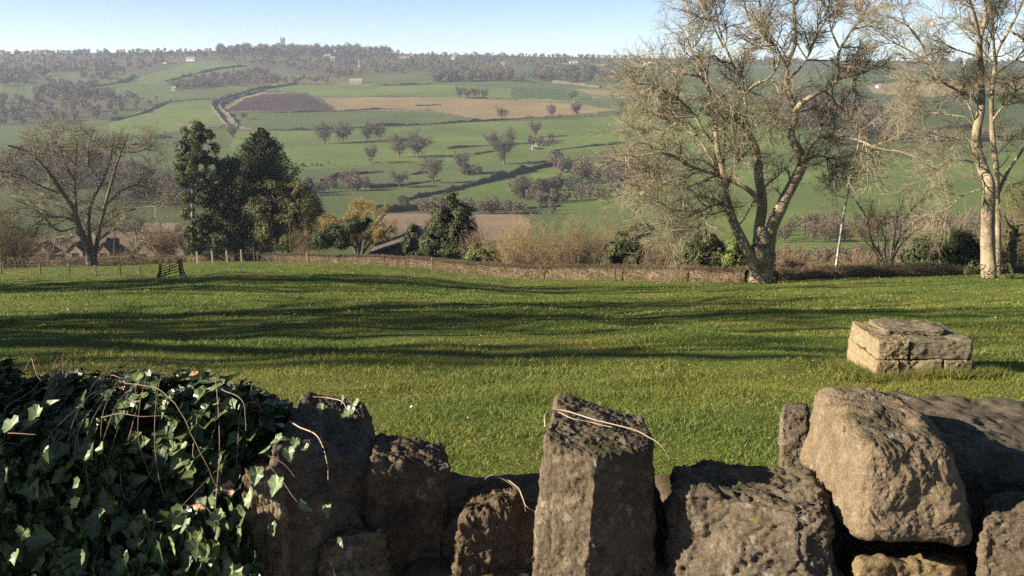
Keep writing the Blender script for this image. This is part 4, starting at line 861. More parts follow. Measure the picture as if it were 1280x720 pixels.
# houses, church and farm buildings on the far slopes
M['render'] = simple_mat('pale_render', (.62, .58, .50), (.74, .70, .62), .4); M['sand'] = simple_mat('sandy_roof', (.24, .19, .13), (.30, .25, .18), .4); M['cream'] = simple_mat('cream_stone', (.32, .26, .18), (.42, .35, .25), .4); M['grey_stone'] = simple_mat('grey_stone', (.17, .155, .14), (.24, .22, .19), .4)
def house(px, py, wpx, hpx, label, wall='render', roof='slate', dpt=7.0, ymin=170.0, al='x', nwin=2):
    p = ground(px, py, ymin); w = pxsize(wpx, p[1]); h = pxsize(hpx, p[1]); r = empty('house', p, label, 'house', 'houses on the far slopes')
    rf = gable_block(r, -w / 2, w / 2, 0, dpt, -2, h * .6, h, al, M[wall], M[roof], .3, .2)
    for i in range(nwin):
        x = -w / 2 + w * (i + .5) / nwin; fr = MB().box((x, -.03, h * .34), (1.3, .1, 1.5)).build('window', M['white_paint'], r); MB().box((x, -.1, h * .34), (1.0, .06, 1.2)).build('pane', M['glass'], fr)
    MB().box((w * .32, dpt / 2, h + .5), (.8, .8, 1.8)).build('chimney', M['cream'], rf)
for a in [(43, 65, 7, 5, 'white house at the far left of the ridge'), (97, 62.5, 8, 4, 'low pale house on the ridge above the left meadows', 'cream'), (150, 63, 9, 4, 'long pale house on the skyline left of centre', 'cream'), (205.5, 79.5, 5, 5, 'small white house among trees under the left skyline'),
          (238, 76.5, 10, 5, 'white house at the top of the bright green field'), (216.5, 113, 5, 4, 'tiny white cottage in the brown wood above the farm track'), (382, 69, 9, 5, 'white house below the church tower'), (409, 74, 8, 6, 'white house right of the church, upper of two'),
          (415, 77, 7, 6, 'white house right of the church, lower of two'), (350, 66, 7, 5, 'pale house beside the foot of the church tower', 'cream'), (505, 73, 14, 5, 'long cream house on the ridge right of centre', 'cream', 'tile'), (513, 73, 6, 5, 'white gable beside the long cream ridge house'),
          (567, 74.5, 6, 5, 'white house alone at the end of the central ridge'), (628, 82, 6, 4, 'pale cream house under the far central skyline', 'cream'), (717, 79, 10, 3, 'low white house on the far central hillside'), (1212, 83, 11, 6, 'white house seen between the tall trees on the right'),
          (445, 104, 15, 5, 'large sandy pale barn beside the quarry in mid-slope', 'cream', 'sand'), (483.5, 105.5, 11, 4, 'long low sandy shed right of the pale barn', 'cream', 'tile'), (668, 187, 6, 5, 'white cottage by the curving lane right of centre'), (1100, 110, 4, 4, 'tiny white cottage seen through the ash twigs'),
          (180, 243, 12, 9, 'white cottage in the valley village behind the oak'), (206, 241, 13, 10, 'pale gabled house in the valley village left of the pine', 'cream', 'slate'), (219, 238, 10, 9, 'sunlit cream house in the valley village nearest the pine', 'cream', 'tile')]: house(*a)
def church():
    p = ground(354, 64.5, 170); k = p[1] / F; root = empty('church', p, 'grey church tower with corner pinnacles standing on the skyline', 'church')
    w = 4.4 * k; h = 15 * k; MB().box((0, 0, h / 2 - 1), (w, w, h + 2)).build('tower', M['grey_stone'], root)
    mb = MB()
    for sx in (-1, 1):
        for sy in (-1, 1): mb = MB(); mb.hexa([(sx * w * .42 + i * .9, sy * w * .42 + j * .9, h - .01) for i, j in ((-1, -1), (1, -1), (1, 1), (-1, 1))] + [(sx * w * .42 + i * .25, sy * w * .42 + j * .25, h + 3.0 + (1.5 if sx > 0 and sy < 0 else 0)) for i, j in ((-1, -1), (1, -1), (1, 1), (-1, 1))]); mb.build('pinnacle', M['grey_stone'], root)
    MB().box((0, 0, h + .45), (w + .5, w + .5, .9)).build('parapet', M['grey_stone'], root)
    for z in (.45, .78): MB().box((0, -w / 2 - .04, h * z), (1.1, .1, 2.6)).build('belfry_window', M['glass'], root)
    gable_block(root, -w * .5 - 16, -w * .5 - .01, -4, 4, -2, 5.5, 9.5, 'x', M['grey_stone'], M['slate'], .2, .2, 'nave', 'nave_roof')
    p = ground(449, 86, 170); root = empty('chapel_spire', p, 'thin pale spire rising from the trees above the quarry', 'spire'); MB().hexa([(i * 1.6, j * 1.6, -1) for i, j in ((-1, -1), (1, -1), (1, 1), (-1, 1))] + [(i * 1.6, j * 1.6, 6) for i, j in ((-1, -1), (1, -1), (1, 1), (-1, 1))]).build('tower', M['cream'], root)
    MB().hexa([(i * 1.7, j * 1.7, 6.01) for i, j in ((-1, -1), (1, -1), (1, 1), (-1, 1))] + [(i * .1, j * .1, 17) for i, j in ((-1, -1), (1, -1), (1, 1), (-1, 1))]).build('spire', M['slate'], root)
church()
# trees out to the left whose bare crowns streak the field with shade
for i, (x, y, s, rz) in enumerate([(-38, 37, 1.9, .4), (-45, 33, 2.2, 1.9), (-33, 29, 1.7, 2.6), (-24, 11.5, 1.3, .9), (-34, 8, 1.9, 5.2), (-52, 38, 2.3, .2), (-38, 32, 2.7, 1.2), (-25, 8, 1.7, 4.4), (-31, 12.5, 2.2, .6)]):
    r = empty('bare_field_tree', on(x, y), 'bare tree standing beyond the left edge, throwing streaky shade over the field', 'tree', 'bare trees beyond the left edge', rz, s)
    for me, nm in zip(FT[4 + i % 2], ('trunk', 'crown')): link(nm, me, r)
# ------------------------------------------------------------------ the dry-stone wall in front
def stone_mat(name, a, b, c, d):
    """mottled weathered stone: two body tones, grain, dark weathering, pale and orange lichen spots, a green bloom on upward faces"""
    m, nt, bs = new_mat(name); v = coords(nt); L = nt.links
    oi = nt.nodes.new('ShaderNodeObjectInfo'); ad = nt.nodes.new('ShaderNodeVectorMath'); ad.operation = 'MULTIPLY_ADD'; L.new(oi.outputs['Random'], ad.inputs[0]); ad.inputs[1].default_value = (7, 5, 3); L.new(v, ad.inputs[2]); v = ad.outputs[0]
    k = mixrgb(nt, noise_out(nt, 7, 8, .72, v, (.35, .66)), a, b)
    k = mixrgb(nt, noise_out(nt, 22, 6, .7, v, (.52, .70)), k, c); k = mixrgb(nt, noise_out(nt, 4.5, 9, .78, v, (.54, .66)), k, d)
    def spots(scale, lo, hi, nz, nlo, nhi):
        vo = nt.nodes.new('ShaderNodeTexVoronoi'); vo.inputs['Scale'].default_value = scale; wn = nt.nodes.new('ShaderNodeTexNoise'); wn.inputs['Scale'].default_value = scale * 1.7; wn.inputs['Detail'].default_value = 4; L.new(v, wn.inputs[0])
        mv = nt.nodes.new('ShaderNodeVectorMath'); mv.operation = 'MULTIPLY_ADD'; L.new(wn.outputs['Color'], mv.inputs[0]); mv.inputs[1].default_value = (1.2 / scale,) * 3; L.new(v, mv.inputs[2]); L.new(mv.outputs[0], vo.inputs['Vector'])
        r = nt.nodes.new('ShaderNodeMapRange'); r.inputs[1].default_value, r.inputs[2].default_value = hi, lo; L.new(vo.outputs['Distance'], r.inputs[0]); mu = nt.nodes.new('ShaderNodeMath'); mu.operation = 'MULTIPLY'; L.new(r.outputs[0], mu.inputs[0]); L.new(noise_out(nt, nz, 3, .5, v, (nlo, nhi)), mu.inputs[1]); return mu.outputs[0]
    k = mixrgb(nt, spots(26, .18, .34, 5, .52, .60), k, (.30, .28, .23)); k = mixrgb(nt, spots(48, .16, .30, 6, .56, .62), k, (.055, .048, .040)); k = mixrgb(nt, spots(34, .15, .26, 3.5, .60, .66), k, (.26, .17, .05))
    g = nt.nodes.new('ShaderNodeNewGeometry'); sp = nt.nodes.new('ShaderNodeSeparateXYZ'); L.new(g.outputs['Normal'], sp.inputs[0]); r = nt.nodes.new('ShaderNodeMapRange'); r.inputs[1].default_value, r.inputs[2].default_value = .35, .95; L.new(sp.outputs[2], r.inputs[0])
    mu = nt.nodes.new('ShaderNodeMath'); mu.operation = 'MULTIPLY'; L.new(r.outputs[0], mu.inputs[0]); L.new(noise_out(nt, 11, 5, .7, v, (.50, .62)), mu.inputs[1]); k = mixrgb(nt, mu.outputs[0], k, (.085, .080, .040))
    rr = nt.nodes.new('ShaderNodeValToRGB'); rr.color_ramp.elements[0].color = (.74, .76, .80, 1); rr.color_ramp.elements[1].color = (1.18, 1.10, .98, 1); L.new(oi.outputs['Random'], rr.inputs[0]); k = mixrgb(nt, 1.0, k, rr.outputs[0], 'MULTIPLY')
    k = mixrgb(nt, noise_out(nt, 150, 3, .7, v, (.3, .75)), mixrgb(nt, 1.0, k, (.60, .60, .60), 'MULTIPLY'), mixrgb(nt, 1.0, k, (1.30, 1.26, 1.2), 'MULTIPLY'))
    L.new(k, bs.inputs['Base Color']); bs.inputs['Roughness'].default_value = .95; bs.inputs['Specular IOR Level'].default_value = .15
    b0 = nt.nodes.new('ShaderNodeBump'); b0.inputs['Strength'].default_value = .55; b0.inputs['Distance'].default_value = .012; mp = nt.nodes.new('ShaderNodeMapping'); mp.inputs['Scale'].default_value = (.5, .5, 2.6); L.new(v, mp.inputs[0]); L.new(noise_out(nt, 16, 6, .7, mp.outputs[0]), b0.inputs['Height'])
    b1 = nt.nodes.new('ShaderNodeBump'); b1.inputs['Strength'].default_value = .95; b1.inputs['Distance'].default_value = .006; L.new(noise_out(nt, 60, 8, .78, v), b1.inputs['Height']); L.new(b0.outputs[0], b1.inputs['Normal'])
    b2 = nt.nodes.new('ShaderNodeBump'); b2.inputs['Strength'].default_value = .9; b2.inputs['Distance'].default_value = .0045; L.new(noise_out(nt, 190, 5, .8, v), b2.inputs['Height']); L.new(b1.outputs[0], b2.inputs['Normal'])
    L.new(b2.outputs[0], bs.inputs['Normal']); return m
M['stone'] = stone_mat('weathered_stone', (.118, .094, .066), (.205, .166, .118), (.30, .25, .185), (.066, .055, .044))
M['stone_light'] = stone_mat('pale_stone', (.165, .130, .088), (.26, .208, .145), (.33, .275, .20), (.09, .073, .055))
M['stone_ochre'] = stone_mat('ochre_stone', (.165, .13, .075), (.24, .19, .11), (.31, .27, .19), (.09, .07, .045))
M['stone_dark'] = stone_mat('dark_stone', (.10, .075, .055), (.17, .13, .09), (.22, .18, .13), (.055, .045, .036))
M['plinth'] = stone_mat('plinth_stone', (.165, .135, .085), (.25, .21, .145), (.32, .29, .22), (.07, .06, .042))
def stone_geo(c8, n=56, rnd=.22, amp=(.010, .005, .0022), sc=(.11, .035, .012), seed=0, pits=.006, strat=0.0, ridge=None):
    """c8: bottom ring then top ring (front-left, front-right, back-right, back-left); a rounded, pitted block"""
    c8 = np.asarray(c8, float); g = np.linspace(-1, 1, n); A, B = np.meshgrid(g, g, indexing='ij'); F_ = []; Q = []; o = 0
    for ax in range(3):
        for s in (-1, 1):
            p = np.empty((n, n, 3)); p[..., ax] = s; p[..., (ax + 1) % 3] = A; p[..., (ax + 2) % 3] = B; F_.append(p.reshape(-1, 3)); i = np.arange(n * n).reshape(n, n) + o
            q = np.stack([i[:-1, :-1], i[1:, :-1], i[1:, 1:], i[:-1, 1:]], -1).reshape(-1, 4); Q.append(q if s > 0 else q[:, ::-1]); o += n * n
    P = np.concatenate(F_); Q = np.concatenate(Q)
    pass
    key = np.round((P + 2) * 4096).astype(np.int64); _, first, inv = np.unique(key[:, 0] * (1 << 30) + key[:, 1] * (1 << 15) + key[:, 2], return_index=True, return_inverse=True); P = P[first]; Q = inv.ravel()[Q]
    r = np.asarray(rnd) if np.ndim(rnd) else np.full(3, rnd); inner = np.clip(P, -(1 - r), 1 - r); d = (P - inner) / r; L = np.linalg.norm(d, axis=1, keepdims=True); P = inner + np.where(L > 1e-6, d / np.maximum(L, 1e-9), 0) * r
    t = (P + 1) / 2; x, y, z = t[:, 0:1], t[:, 1:2], t[:, 2:3]
    W = lambda a: c8[a]
    bot = (W(0) * (1 - x) + W(1) * x) * (1 - y) + (W(3) * (1 - x) + W(2) * x) * y; top = (W(4) * (1 - x) + W(5) * x) * (1 - y) + (W(7) * (1 - x) + W(6) * x) * y
    V = bot * (1 - z) + top * z
    if ridge: V[:, 1] -= (ridge[1] * np.clip(1 - np.abs(x - ridge[0] - .10 * (z - .5)) / max(ridge[0], 1 - ridge[0]), 0, 1) * (1 - y))[:, 0]
    me_n = np.zeros_like(V); a, b, c, e = (V[Q[:, k]] for k in range(4)); fn = np.cross(c - a, e - b)
    for k in range(4): np.add.at(me_n, Q[:, k], fn)
    Nn = unit(me_n); dis = 0
    wv = V + .02 * np.stack([fbm(V / .06 + 3, 2, seed + 81), fbm(V / .06 + 9, 2, seed + 82), fbm(V / .06 + 27, 2, seed + 83)], 1)
    for A_, S_, k in zip(amp, sc, range(3)):
        f = fbm(wv / S_ + seed * 7.7, 4, seed * 5 + k, .6); dis = dis + A_ * (f if k == 0 else (.36 if k == 1 else 1.1) * (.5 - np.abs(f) * 1.6))
    pn = fbm(V / .03 + seed, 3, seed + 50); dis = dis - pits * np.clip(pn - .25, 0, 1) - pits * 1.1 * np.clip(fbm(V / .075 + seed * 3, 3, seed + 60) - .3, 0, 1)
    if strat: dis = dis + strat * np.sin((V[:, 2] + .02 * fbm(V / .06, 2, seed)) * 2 * math.pi / .035)
    return V + Nn * dis[:, None], Q
def stone(name, label, c8, mat='stone', group='loose coping stones along the wall top', cat='stone', parent=None, **k):
    V, Q = stone_geo(c8, **k); loc = V.mean(0); me = mesh_np(name, V - loc, None, Q, True, M[mat])
    o = link(name, me, parent, [float(q) for q in loc]); 
    return tag(o, label, cat, group) if parent is None else o
def px8(fl, fr, br, bl, tfl, tfr, tbr, tbl):
    """eight (px, py, Y) corners"""
    return [at(*q) for q in (fl, fr, br, bl, tfl, tfr, tbr, tbl)]
B = 770
stone('coping_stone', 'tall upright stone with a flat top and a bleached stem lying over it', px8((658, B, 1.92), (824, B, 1.95), (835, B - 30, 2.28), (672, B - 30, 2.26), (677, 548, 1.96), (815, 560, 2.0), (808, 519, 2.27), (697, 489, 2.29)), rnd=(.09, .12, .07), seed=1, n=84, amp=(.007, .005, .003), ridge=(.42, .085))
stone('coping_stone', 'broad dark-topped stone with a pitted lit face, right of the tall upright one', px8((830, B, 1.90), (1062, B, 1.88), (1060, B - 30, 2.3), (822, B - 30, 2.3), (838, 600, 1.99), (1030, 612, 1.93), (1012, 574, 2.32), (838, 573, 2.3)), rnd=(.18, .24, .16), seed=2, n=84, amp=(.018, .008, .004), pits=.012, ridge=(.72, .08))
stone('boulder', 'big rounded pale boulder lying diagonally on the wall, the largest stone in front', px8((1068, 684, 1.80), (1216, 688, 1.82), (1216, 610, 2.30), (992, 572, 2.34), (1076, 546, 1.83), (1200, 562, 1.86), (1122, 484, 2.36), (1018, 478, 2.38)), 'stone_light', rnd=(.32, .28, .30), seed=3, n=100, amp=(.010, .003, .0016), pits=.003)
stone('boulder', 'wide low boulder half in shadow behind the big pale one', px8((1150, 720, 2.06), (1420, 740, 2.06), (1440, 640, 2.75), (1100, 620, 2.7), (1150, 560, 2.12), (1420, 604, 2.06), (1400, 510, 2.75), (1092, 482, 2.66)), rnd=(.2, .22, .3), seed=4, n=72, amp=(.014, .004, .002), pits=.004)
stone('coping_stone', 'squared stone at the bottom right corner below the wide boulder', px8((1214, 780, 1.78), (1420, 780, 1.74), (1420, 740, 2.05), (1222, 740, 2.05), (1226, 640, 1.83), (1420, 634, 1.80), (1420, 606, 2.04), (1232, 616, 2.05)), rnd=(.16, .2, .2), seed=5, n=64, amp=(.010, .006, .003))
stone('wall_stone', 'yellowish stone showing underneath the big pale boulder', px8((1062, 800, 1.84), (1212, 800, 1.84), (1212, 760, 2.2), (1062, 760, 2.2), (1066, 698, 1.86), (1208, 700, 1.86), (1206, 672, 2.2), (1064, 670, 2.2)), 'stone_ochre', rnd=.2, seed=6, n=56)
stone('wall_stone', 'small upright stone tucked against the left end of the big boulder', px8((974, 585, 2.36), (1016, 590, 2.36), (1016, 575, 2.52), (976, 575, 2.52), (974, 516, 2.38), (1012, 512, 2.38), (1012, 500, 2.5), (980, 502, 2.5)), rnd=.3, seed=7, n=40, amp=(.006, .003, .002))
stone('wall_stone', 'smallest stone, under the upright one left of the big boulder', px8((972, 620, 2.30), (1012, 620, 2.30), (1012, 600, 2.4), (974, 600, 2.4), (974, 574, 2.32), (1008, 578, 2.32), (1006, 566, 2.4), (978, 562, 2.4)), rnd=.3, seed=8, n=36, amp=(.006, .003, .002))
stone('coping_stone', 'brown slab leaning in the dip left of the tall upright stone', px8((552, B, 1.92), (652, B, 1.98), (660, B - 30, 2.2), (566, B - 30, 2.2), (576, 640, 1.97), (648, 625, 2.02), (648, 600, 2.16), (590, 604, 2.17)), 'stone_dark', rnd=(.25, .3, .2), seed=9, n=64, amp=(.014, .008, .004), strat=.003)
stone('wall_stone', 'narrow dark stone wedged against the tall upright one', px8((640, B, 1.98), (676, B, 1.98), (676, B - 20, 2.2), (644, B - 20, 2.2), (644, 650, 2.02), (674, 648, 2.02), (674, 624, 2.2), (648, 626, 2.2)), 'stone_dark', rnd=.25, seed=10, n=44)
stone('wall_stone', 'dark low stone in the hollow left of the leaning brown slab', px8((540, B, 2.02), (600, B, 2.02), (600, B - 20, 2.3), (545, B - 20, 2.3), (548, 655, 2.06), (598, 650, 2.06), (598, 618, 2.28), (560, 622, 2.28)), 'stone_dark', rnd=.3, seed=11, n=44)
stone('coping_stone', 'dark leaning slab with a squared top right corner beside the ivy', px8((448, B, 1.97), (548, B, 2.03), (562, B - 30, 2.25), (452, B - 30, 2.25), (462, 574, 2.01), (563, 584, 2.07), (560, 550, 2.22), (468, 540, 2.22)), 'stone_dark', rnd=(.12, .15, .10), seed=12, n=68, amp=(.010, .006, .003), strat=.002)
stone('coping_stone', 'big ivy-topped stone leaning at the right edge of the ivy', px8((326, B, 1.86), (494, B, 2.02), (500, B - 30, 2.35), (340, B - 30, 2.35), (334, 558, 1.93), (476, 580, 2.06), (458, 498, 2.34), (382, 487, 2.34)), 'stone', rnd=(.2, .2, .16), seed=13, n=72, amp=(.012, .007, .003), strat=.002)
stone('wall_stone', 'lit rubbly layered stone low between ivy and dark leaning slab', px8((392, B, 1.88), (486, B, 1.90), (482, B - 20, 2.05), (396, B - 20, 2.05), (402, 676, 1.94), (482, 664, 1.95), (478, 650, 2.05), (404, 654, 2.05)), 'stone', rnd=.22, seed=14, n=60, amp=(.010, .007, .004), strat=.005)
stone('wall_stone', 'brown stone half hidden by hanging ivy leaves', px8((296, B, 1.86), (362, B, 1.84), (362, B - 20, 2.05), (296, B - 20, 2.05), (300, 585, 1.90), (352, 592, 1.90), (352, 566, 2.05), (302, 566, 2.05)), 'stone', rnd=.22, seed=15, n=52, amp=(.010, .006, .003), strat=.003)
# the body of the wall under the loose stones
def wall_body():
    mb = MB(); rg = np.random.default_rng(4); loc = np.array([0, 2.2, -1.62]); k = 0
    for z0, z1 in ((-1.64, -1.46), (-1.46, -1.29), (-1.29, -1.12)):
        x = -3.6 + rg.uniform(0, .2)
        while x < 3.4:
            w = rg.uniform(.22, .42); g = .012; V, Q = stone_geo([(x + g, 1.93, z0 + g), (x + w - g, 1.93, z0 + g), (x + w - g, 2.55, z0 + g), (x + g, 2.55, z0 + g), (x + g, 1.95, z1), (x + w - g, 1.95, z1), (x + w - g, 2.52, z1), (x + g, 2.52, z1)], n=16, rnd=.15, seed=100 + k, amp=(.012, .005, .002)); mb.add(V - loc, Q=Q); x += w; k += 1
    o = mb.build('stone_wall', M['stone_dark'], None, True); o.location = [float(q) for q in loc]; tag(o, 'dry stone wall body under the loose coping stones and ivy', 'wall')
wall_body()
# bleached stems and a twist of wire lying on the stones
M['stem_pale'] = simple_mat('bleached_stem', (.25, .185, .13), (.38, .30, .22), 30, .7); M['stem_dark'] = simple_mat('dark_stem', (.06, .045, .03), (.11, .085, .06), 30, .7)
def lying(name, label, pts, r, mat, cat='stem'):
    P = spline([at(*p) for p in pts], 40); loc = P[20]; P = P + fbm(P / .05, 2, 9)[:, None] * .0015; o = MB().tube(P - loc, np.linspace(r, r * .55, 40), 6).build(name, M[mat], None, True); o.location = [float(c) for c in loc]; tag(o, label, cat)
lying('dry_stem', 'bleached stem lying across the flat top of the tall upright stone', [(682, 534, 1.99), (681, 521, 2.06), (688, 513.5, 2.12), (708, 514, 2.12), (748, 526, 2.07), (792, 537, 2.03), (820, 551, 2.0), (832, 564, 1.99), (839, 582, 2.0)], .0020, 'stem_pale')
lying('dry_stem', 'second shorter bleached stem beside the long one on the tall stone', [(684, 517, 2.07), (696, 515, 2.11), (716, 523, 2.07), (740, 528, 2.06), (765, 534, 2.03)], .0014, 'stem_pale')
lying('dry_stem', 'white stem curling over the edge of the ivy-topped stone', [(362, 527, 2.06), (378, 536, 2.02), (396, 546, 1.98), (404, 560, 1.955), (409, 580, 1.93), (410, 600, 1.92)], .0019, 'stem_pale')
lying('dry_stem', 'short white stem on the back edge of the ivy-topped stone', [(392, 496, 2.27), (410, 497, 2.27), (428, 502, 2.24), (434, 514, 2.2)], .0016, 'stem_pale')
lying('dry_stem', 'dark looped stem arching over the leaning brown slab', [(602, 606, 2.10), (607, 598, 2.09), (616, 594, 2.07), (628, 598, 2.07), (642, 606, 2.05), (652, 620, 1.99), (657, 640, 1.96)], .0022, 'stem_dark')
lying('dry_stem', 'pale looped stem hanging beside the dark one on the leaning brown slab', [(630, 598, 2.08), (640, 602, 2.06), (650, 614, 2.0), (656, 632, 1.95), (668, 640, 1.95)], .0015, 'stem_pale')
# the old squared plinth out in the grass
def plinth():
    Y = 9.3; g = ground(1094, 477); Y = g[1]; x0 = at(1094, 470, Y)[0]; x1 = at(1215, 470, Y)[0]; W = x1 - x0; z0 = g[2] - .06; k = Y / F
    loc = np.array([(x0 + x1) / 2, Y + W * .4, g[2]]); root = empty('stone_plinth', loc, 'old squared stone plinth with two courses and a low cap in the grass', 'plinth'); D = W * .86
    def blk(nm, xa, xb, ya, yb, za, zb, sd, rnd=.10, n=30): 
        c = [(xa, ya, za), (xb, ya, za), (xb, yb, za), (xa, yb, za), (xa, ya, zb), (xb, ya, zb), (xb, yb, zb), (xa, yb, zb)]
        V, Q = stone_geo(c, n=n, rnd=rnd, amp=(.014, .007, .004), sc=(.2, .05, .016), seed=sd, pits=.010); link(nm, mesh_np(nm, V - loc, None, Q, True, M['plinth']), root)
    zt = z0 + .10 + 24 * k; zu = zt + 25 * k; e = .012
    for i, (a, b) in enumerate(((0, .24), (.245, .70), (.705, 1.0))): blk('base_block', x0 + W * a, x0 + W * b, Y + .02 * (i % 2), Y + D, z0, zt - .006, 30 + i, .08)
    for i, (a, b) in enumerate(((.015, .335), (.345, .99))): blk('upper_block', x0 + W * a, x0 + W * b, Y + .015 + e * i, Y + D - .03, zt, zu, 40 + i, .08, 34)
    blk('cap_slab', x0 + W * .17, x0 + W * .80, Y + D * .30, Y + D * .86, zu - .004, zu + 6 * k, 50, .12, 34)
    return x0, x1, Y, D
PL = plinth()
# ------------------------------------------------------------------ ivy over the left of the wall
def ivy_mat():
    m, nt, b = new_mat('ivy_leaf'); a = nt.nodes.new('ShaderNodeVertexColor'); a.layer_name = 'Col'; v = coords(nt)
    c = mixrgb(nt, noise_out(nt, 90, 4, .6, v, (.3, .7)), mixrgb(nt, 1., a.outputs[0], (.75, .78, .75), 'MULTIPLY'), mixrgb(nt, 1., a.outputs[0], (1.2, 1.15, 1.1), 'MULTIPLY'))
    nt.links.new(c, b.inputs['Base Color']); b.inputs['Roughness'].default_value = .40; b.inputs['Specular IOR Level'].default_value = .4
    t = nt.nodes.new('ShaderNodeBsdfTranslucent'); nt.links.new(c, t.inputs[0]); mx = nt.nodes.new('ShaderNodeMixShader'); mx.inputs[0].default_value = .12
    nt.links.new(b.outputs[0], mx.inputs[1]); nt.links.new(t.outputs[0], mx.inputs[2]); nt.links.new(mx.outputs[0], nt.nodes['Material Output'].inputs[0]); return m
M['ivy'] = ivy_mat()
M['ivy_stem'] = simple_mat('ivy_stem', (.10, .07, .05), (.20, .145, .10), 40, .75)
LT = np.array([(0, .0), (.20, -.12), (.40, -.02), (.41, .17), (.50, .36), (.33, .50), (.20, .74), (0, 1.0), (-.20, .74), (-.33, .50), (-.50, .36), (-.41, .17), (-.40, -.02), (-.20, -.12), (0, .34)])
def ivy_leaves(C, Nn, size, tone):
    """lobed leaves at C facing Nn, pointing mostly down"""
    n = len(C); dn = np.array([0, 0, -1.]) + rng.normal(0, .55, (n, 3)); Nn = unit(Nn + rng.normal(0, .38, (n, 3))); u = unit(dn - (dn * Nn).sum(1, keepdims=True) * Nn); s = np.cross(u, Nn)
    fold = rng.uniform(.05, .45, n); curl = rng.normal(.0, .25, n); k = len(LT); x, y = LT[:, 0], LT[:, 1]
    hgt = np.abs(x)[None] * fold[:, None] + curl[:, None] * (y[None] - .3) ** 2 + rng.normal(0, .03, (n, k)) - .05 * (np.arange(k) == 14)
    sx = rng.uniform(.8, 1.12, n)
    V = C[:, None] + size[:, None, None] * (x[None, :, None] * sx[:, None, None] * s[:, None] + y[None, :, None] * u[:, None] + hgt[..., None] * Nn[:, None])
    f = np.array([(14, i, (i + 1) % 14) for i in range(14)]); T = (np.arange(n)[:, None, None] * k + f[None]).reshape(-1, 3)
    c = tone[:, None, :] * np.where((np.abs(x) < .02)[None, :, None], 1.9, 1.0); return V.reshape(-1, 3), T, c.reshape(-1, 3)
def tone(n, dead=.025):
    d = np.array((.018, .034, .012)); l = np.array((.085, .110, .040)); w = rng.uniform(0, 1, n)[:, None] ** 1.5; c = d * (1 - w) + l * w
    q = rng.uniform(0, 1, n)[:, None]; c = np.where(q < dead, np.array((.24, .14, .085)), c); return c * rng.uniform(.8, 1.2, (n, 1))
TOPX = [-420, -250, -130, -50, 0, 40, 90, 115, 170, 225, 265, 305, 335, 356]; TOPY = [352, 372, 450, 492, 503, 488, 478, 476, 486, 492, 499, 522, 562, 640]  # leftmost heights lie out of view, raised to throw shade on the ivy
def ivy_profile(px, s, deep=0.0):
    """point on the ivy mound in column px; s 0 bottom front .. .62 brow .. 1 back"""
    ty = np.interp(px, TOPX, TOPY); zt = np.array([at(a, b, 2.12)[2] for a, b in zip(px, ty)]); zb = -1.35; th = np.clip((s - .42) / .58, 0, 1) * math.pi
    Rb = .33; yc = 2.15
    z = np.where(s < .42, zb + (zt - Rb * .8 - zb) * (s / .42), zt - Rb * .8 + Rb * .8 * np.sin(th)); Yy = np.where(s < .42, yc - Rb - .06 * np.sin(s / .42 * 3.1), yc - Rb * np.cos(th))
    Yy = Yy - .24 * sstep(-30, -190, px) * np.where(s < .8, 1, 0); X = (px - 640.0) / F * (1.95 * CT + .85 * ST); P = np.stack([X, Yy, z], 1)  # unseen bulge added left of the view to shade the ivy front
    Nn = unit(np.stack([-.25 + 0 * s, np.where(s < .42, -1., -np.cos(th)), np.where(s < .42, .15, np.sin(th))], 1))
    l = .055 * fbm(P / .16, 3, 70) + .02 * fbm(P / .05, 2, 71); return P + Nn * (l - deep)[:, None], Nn
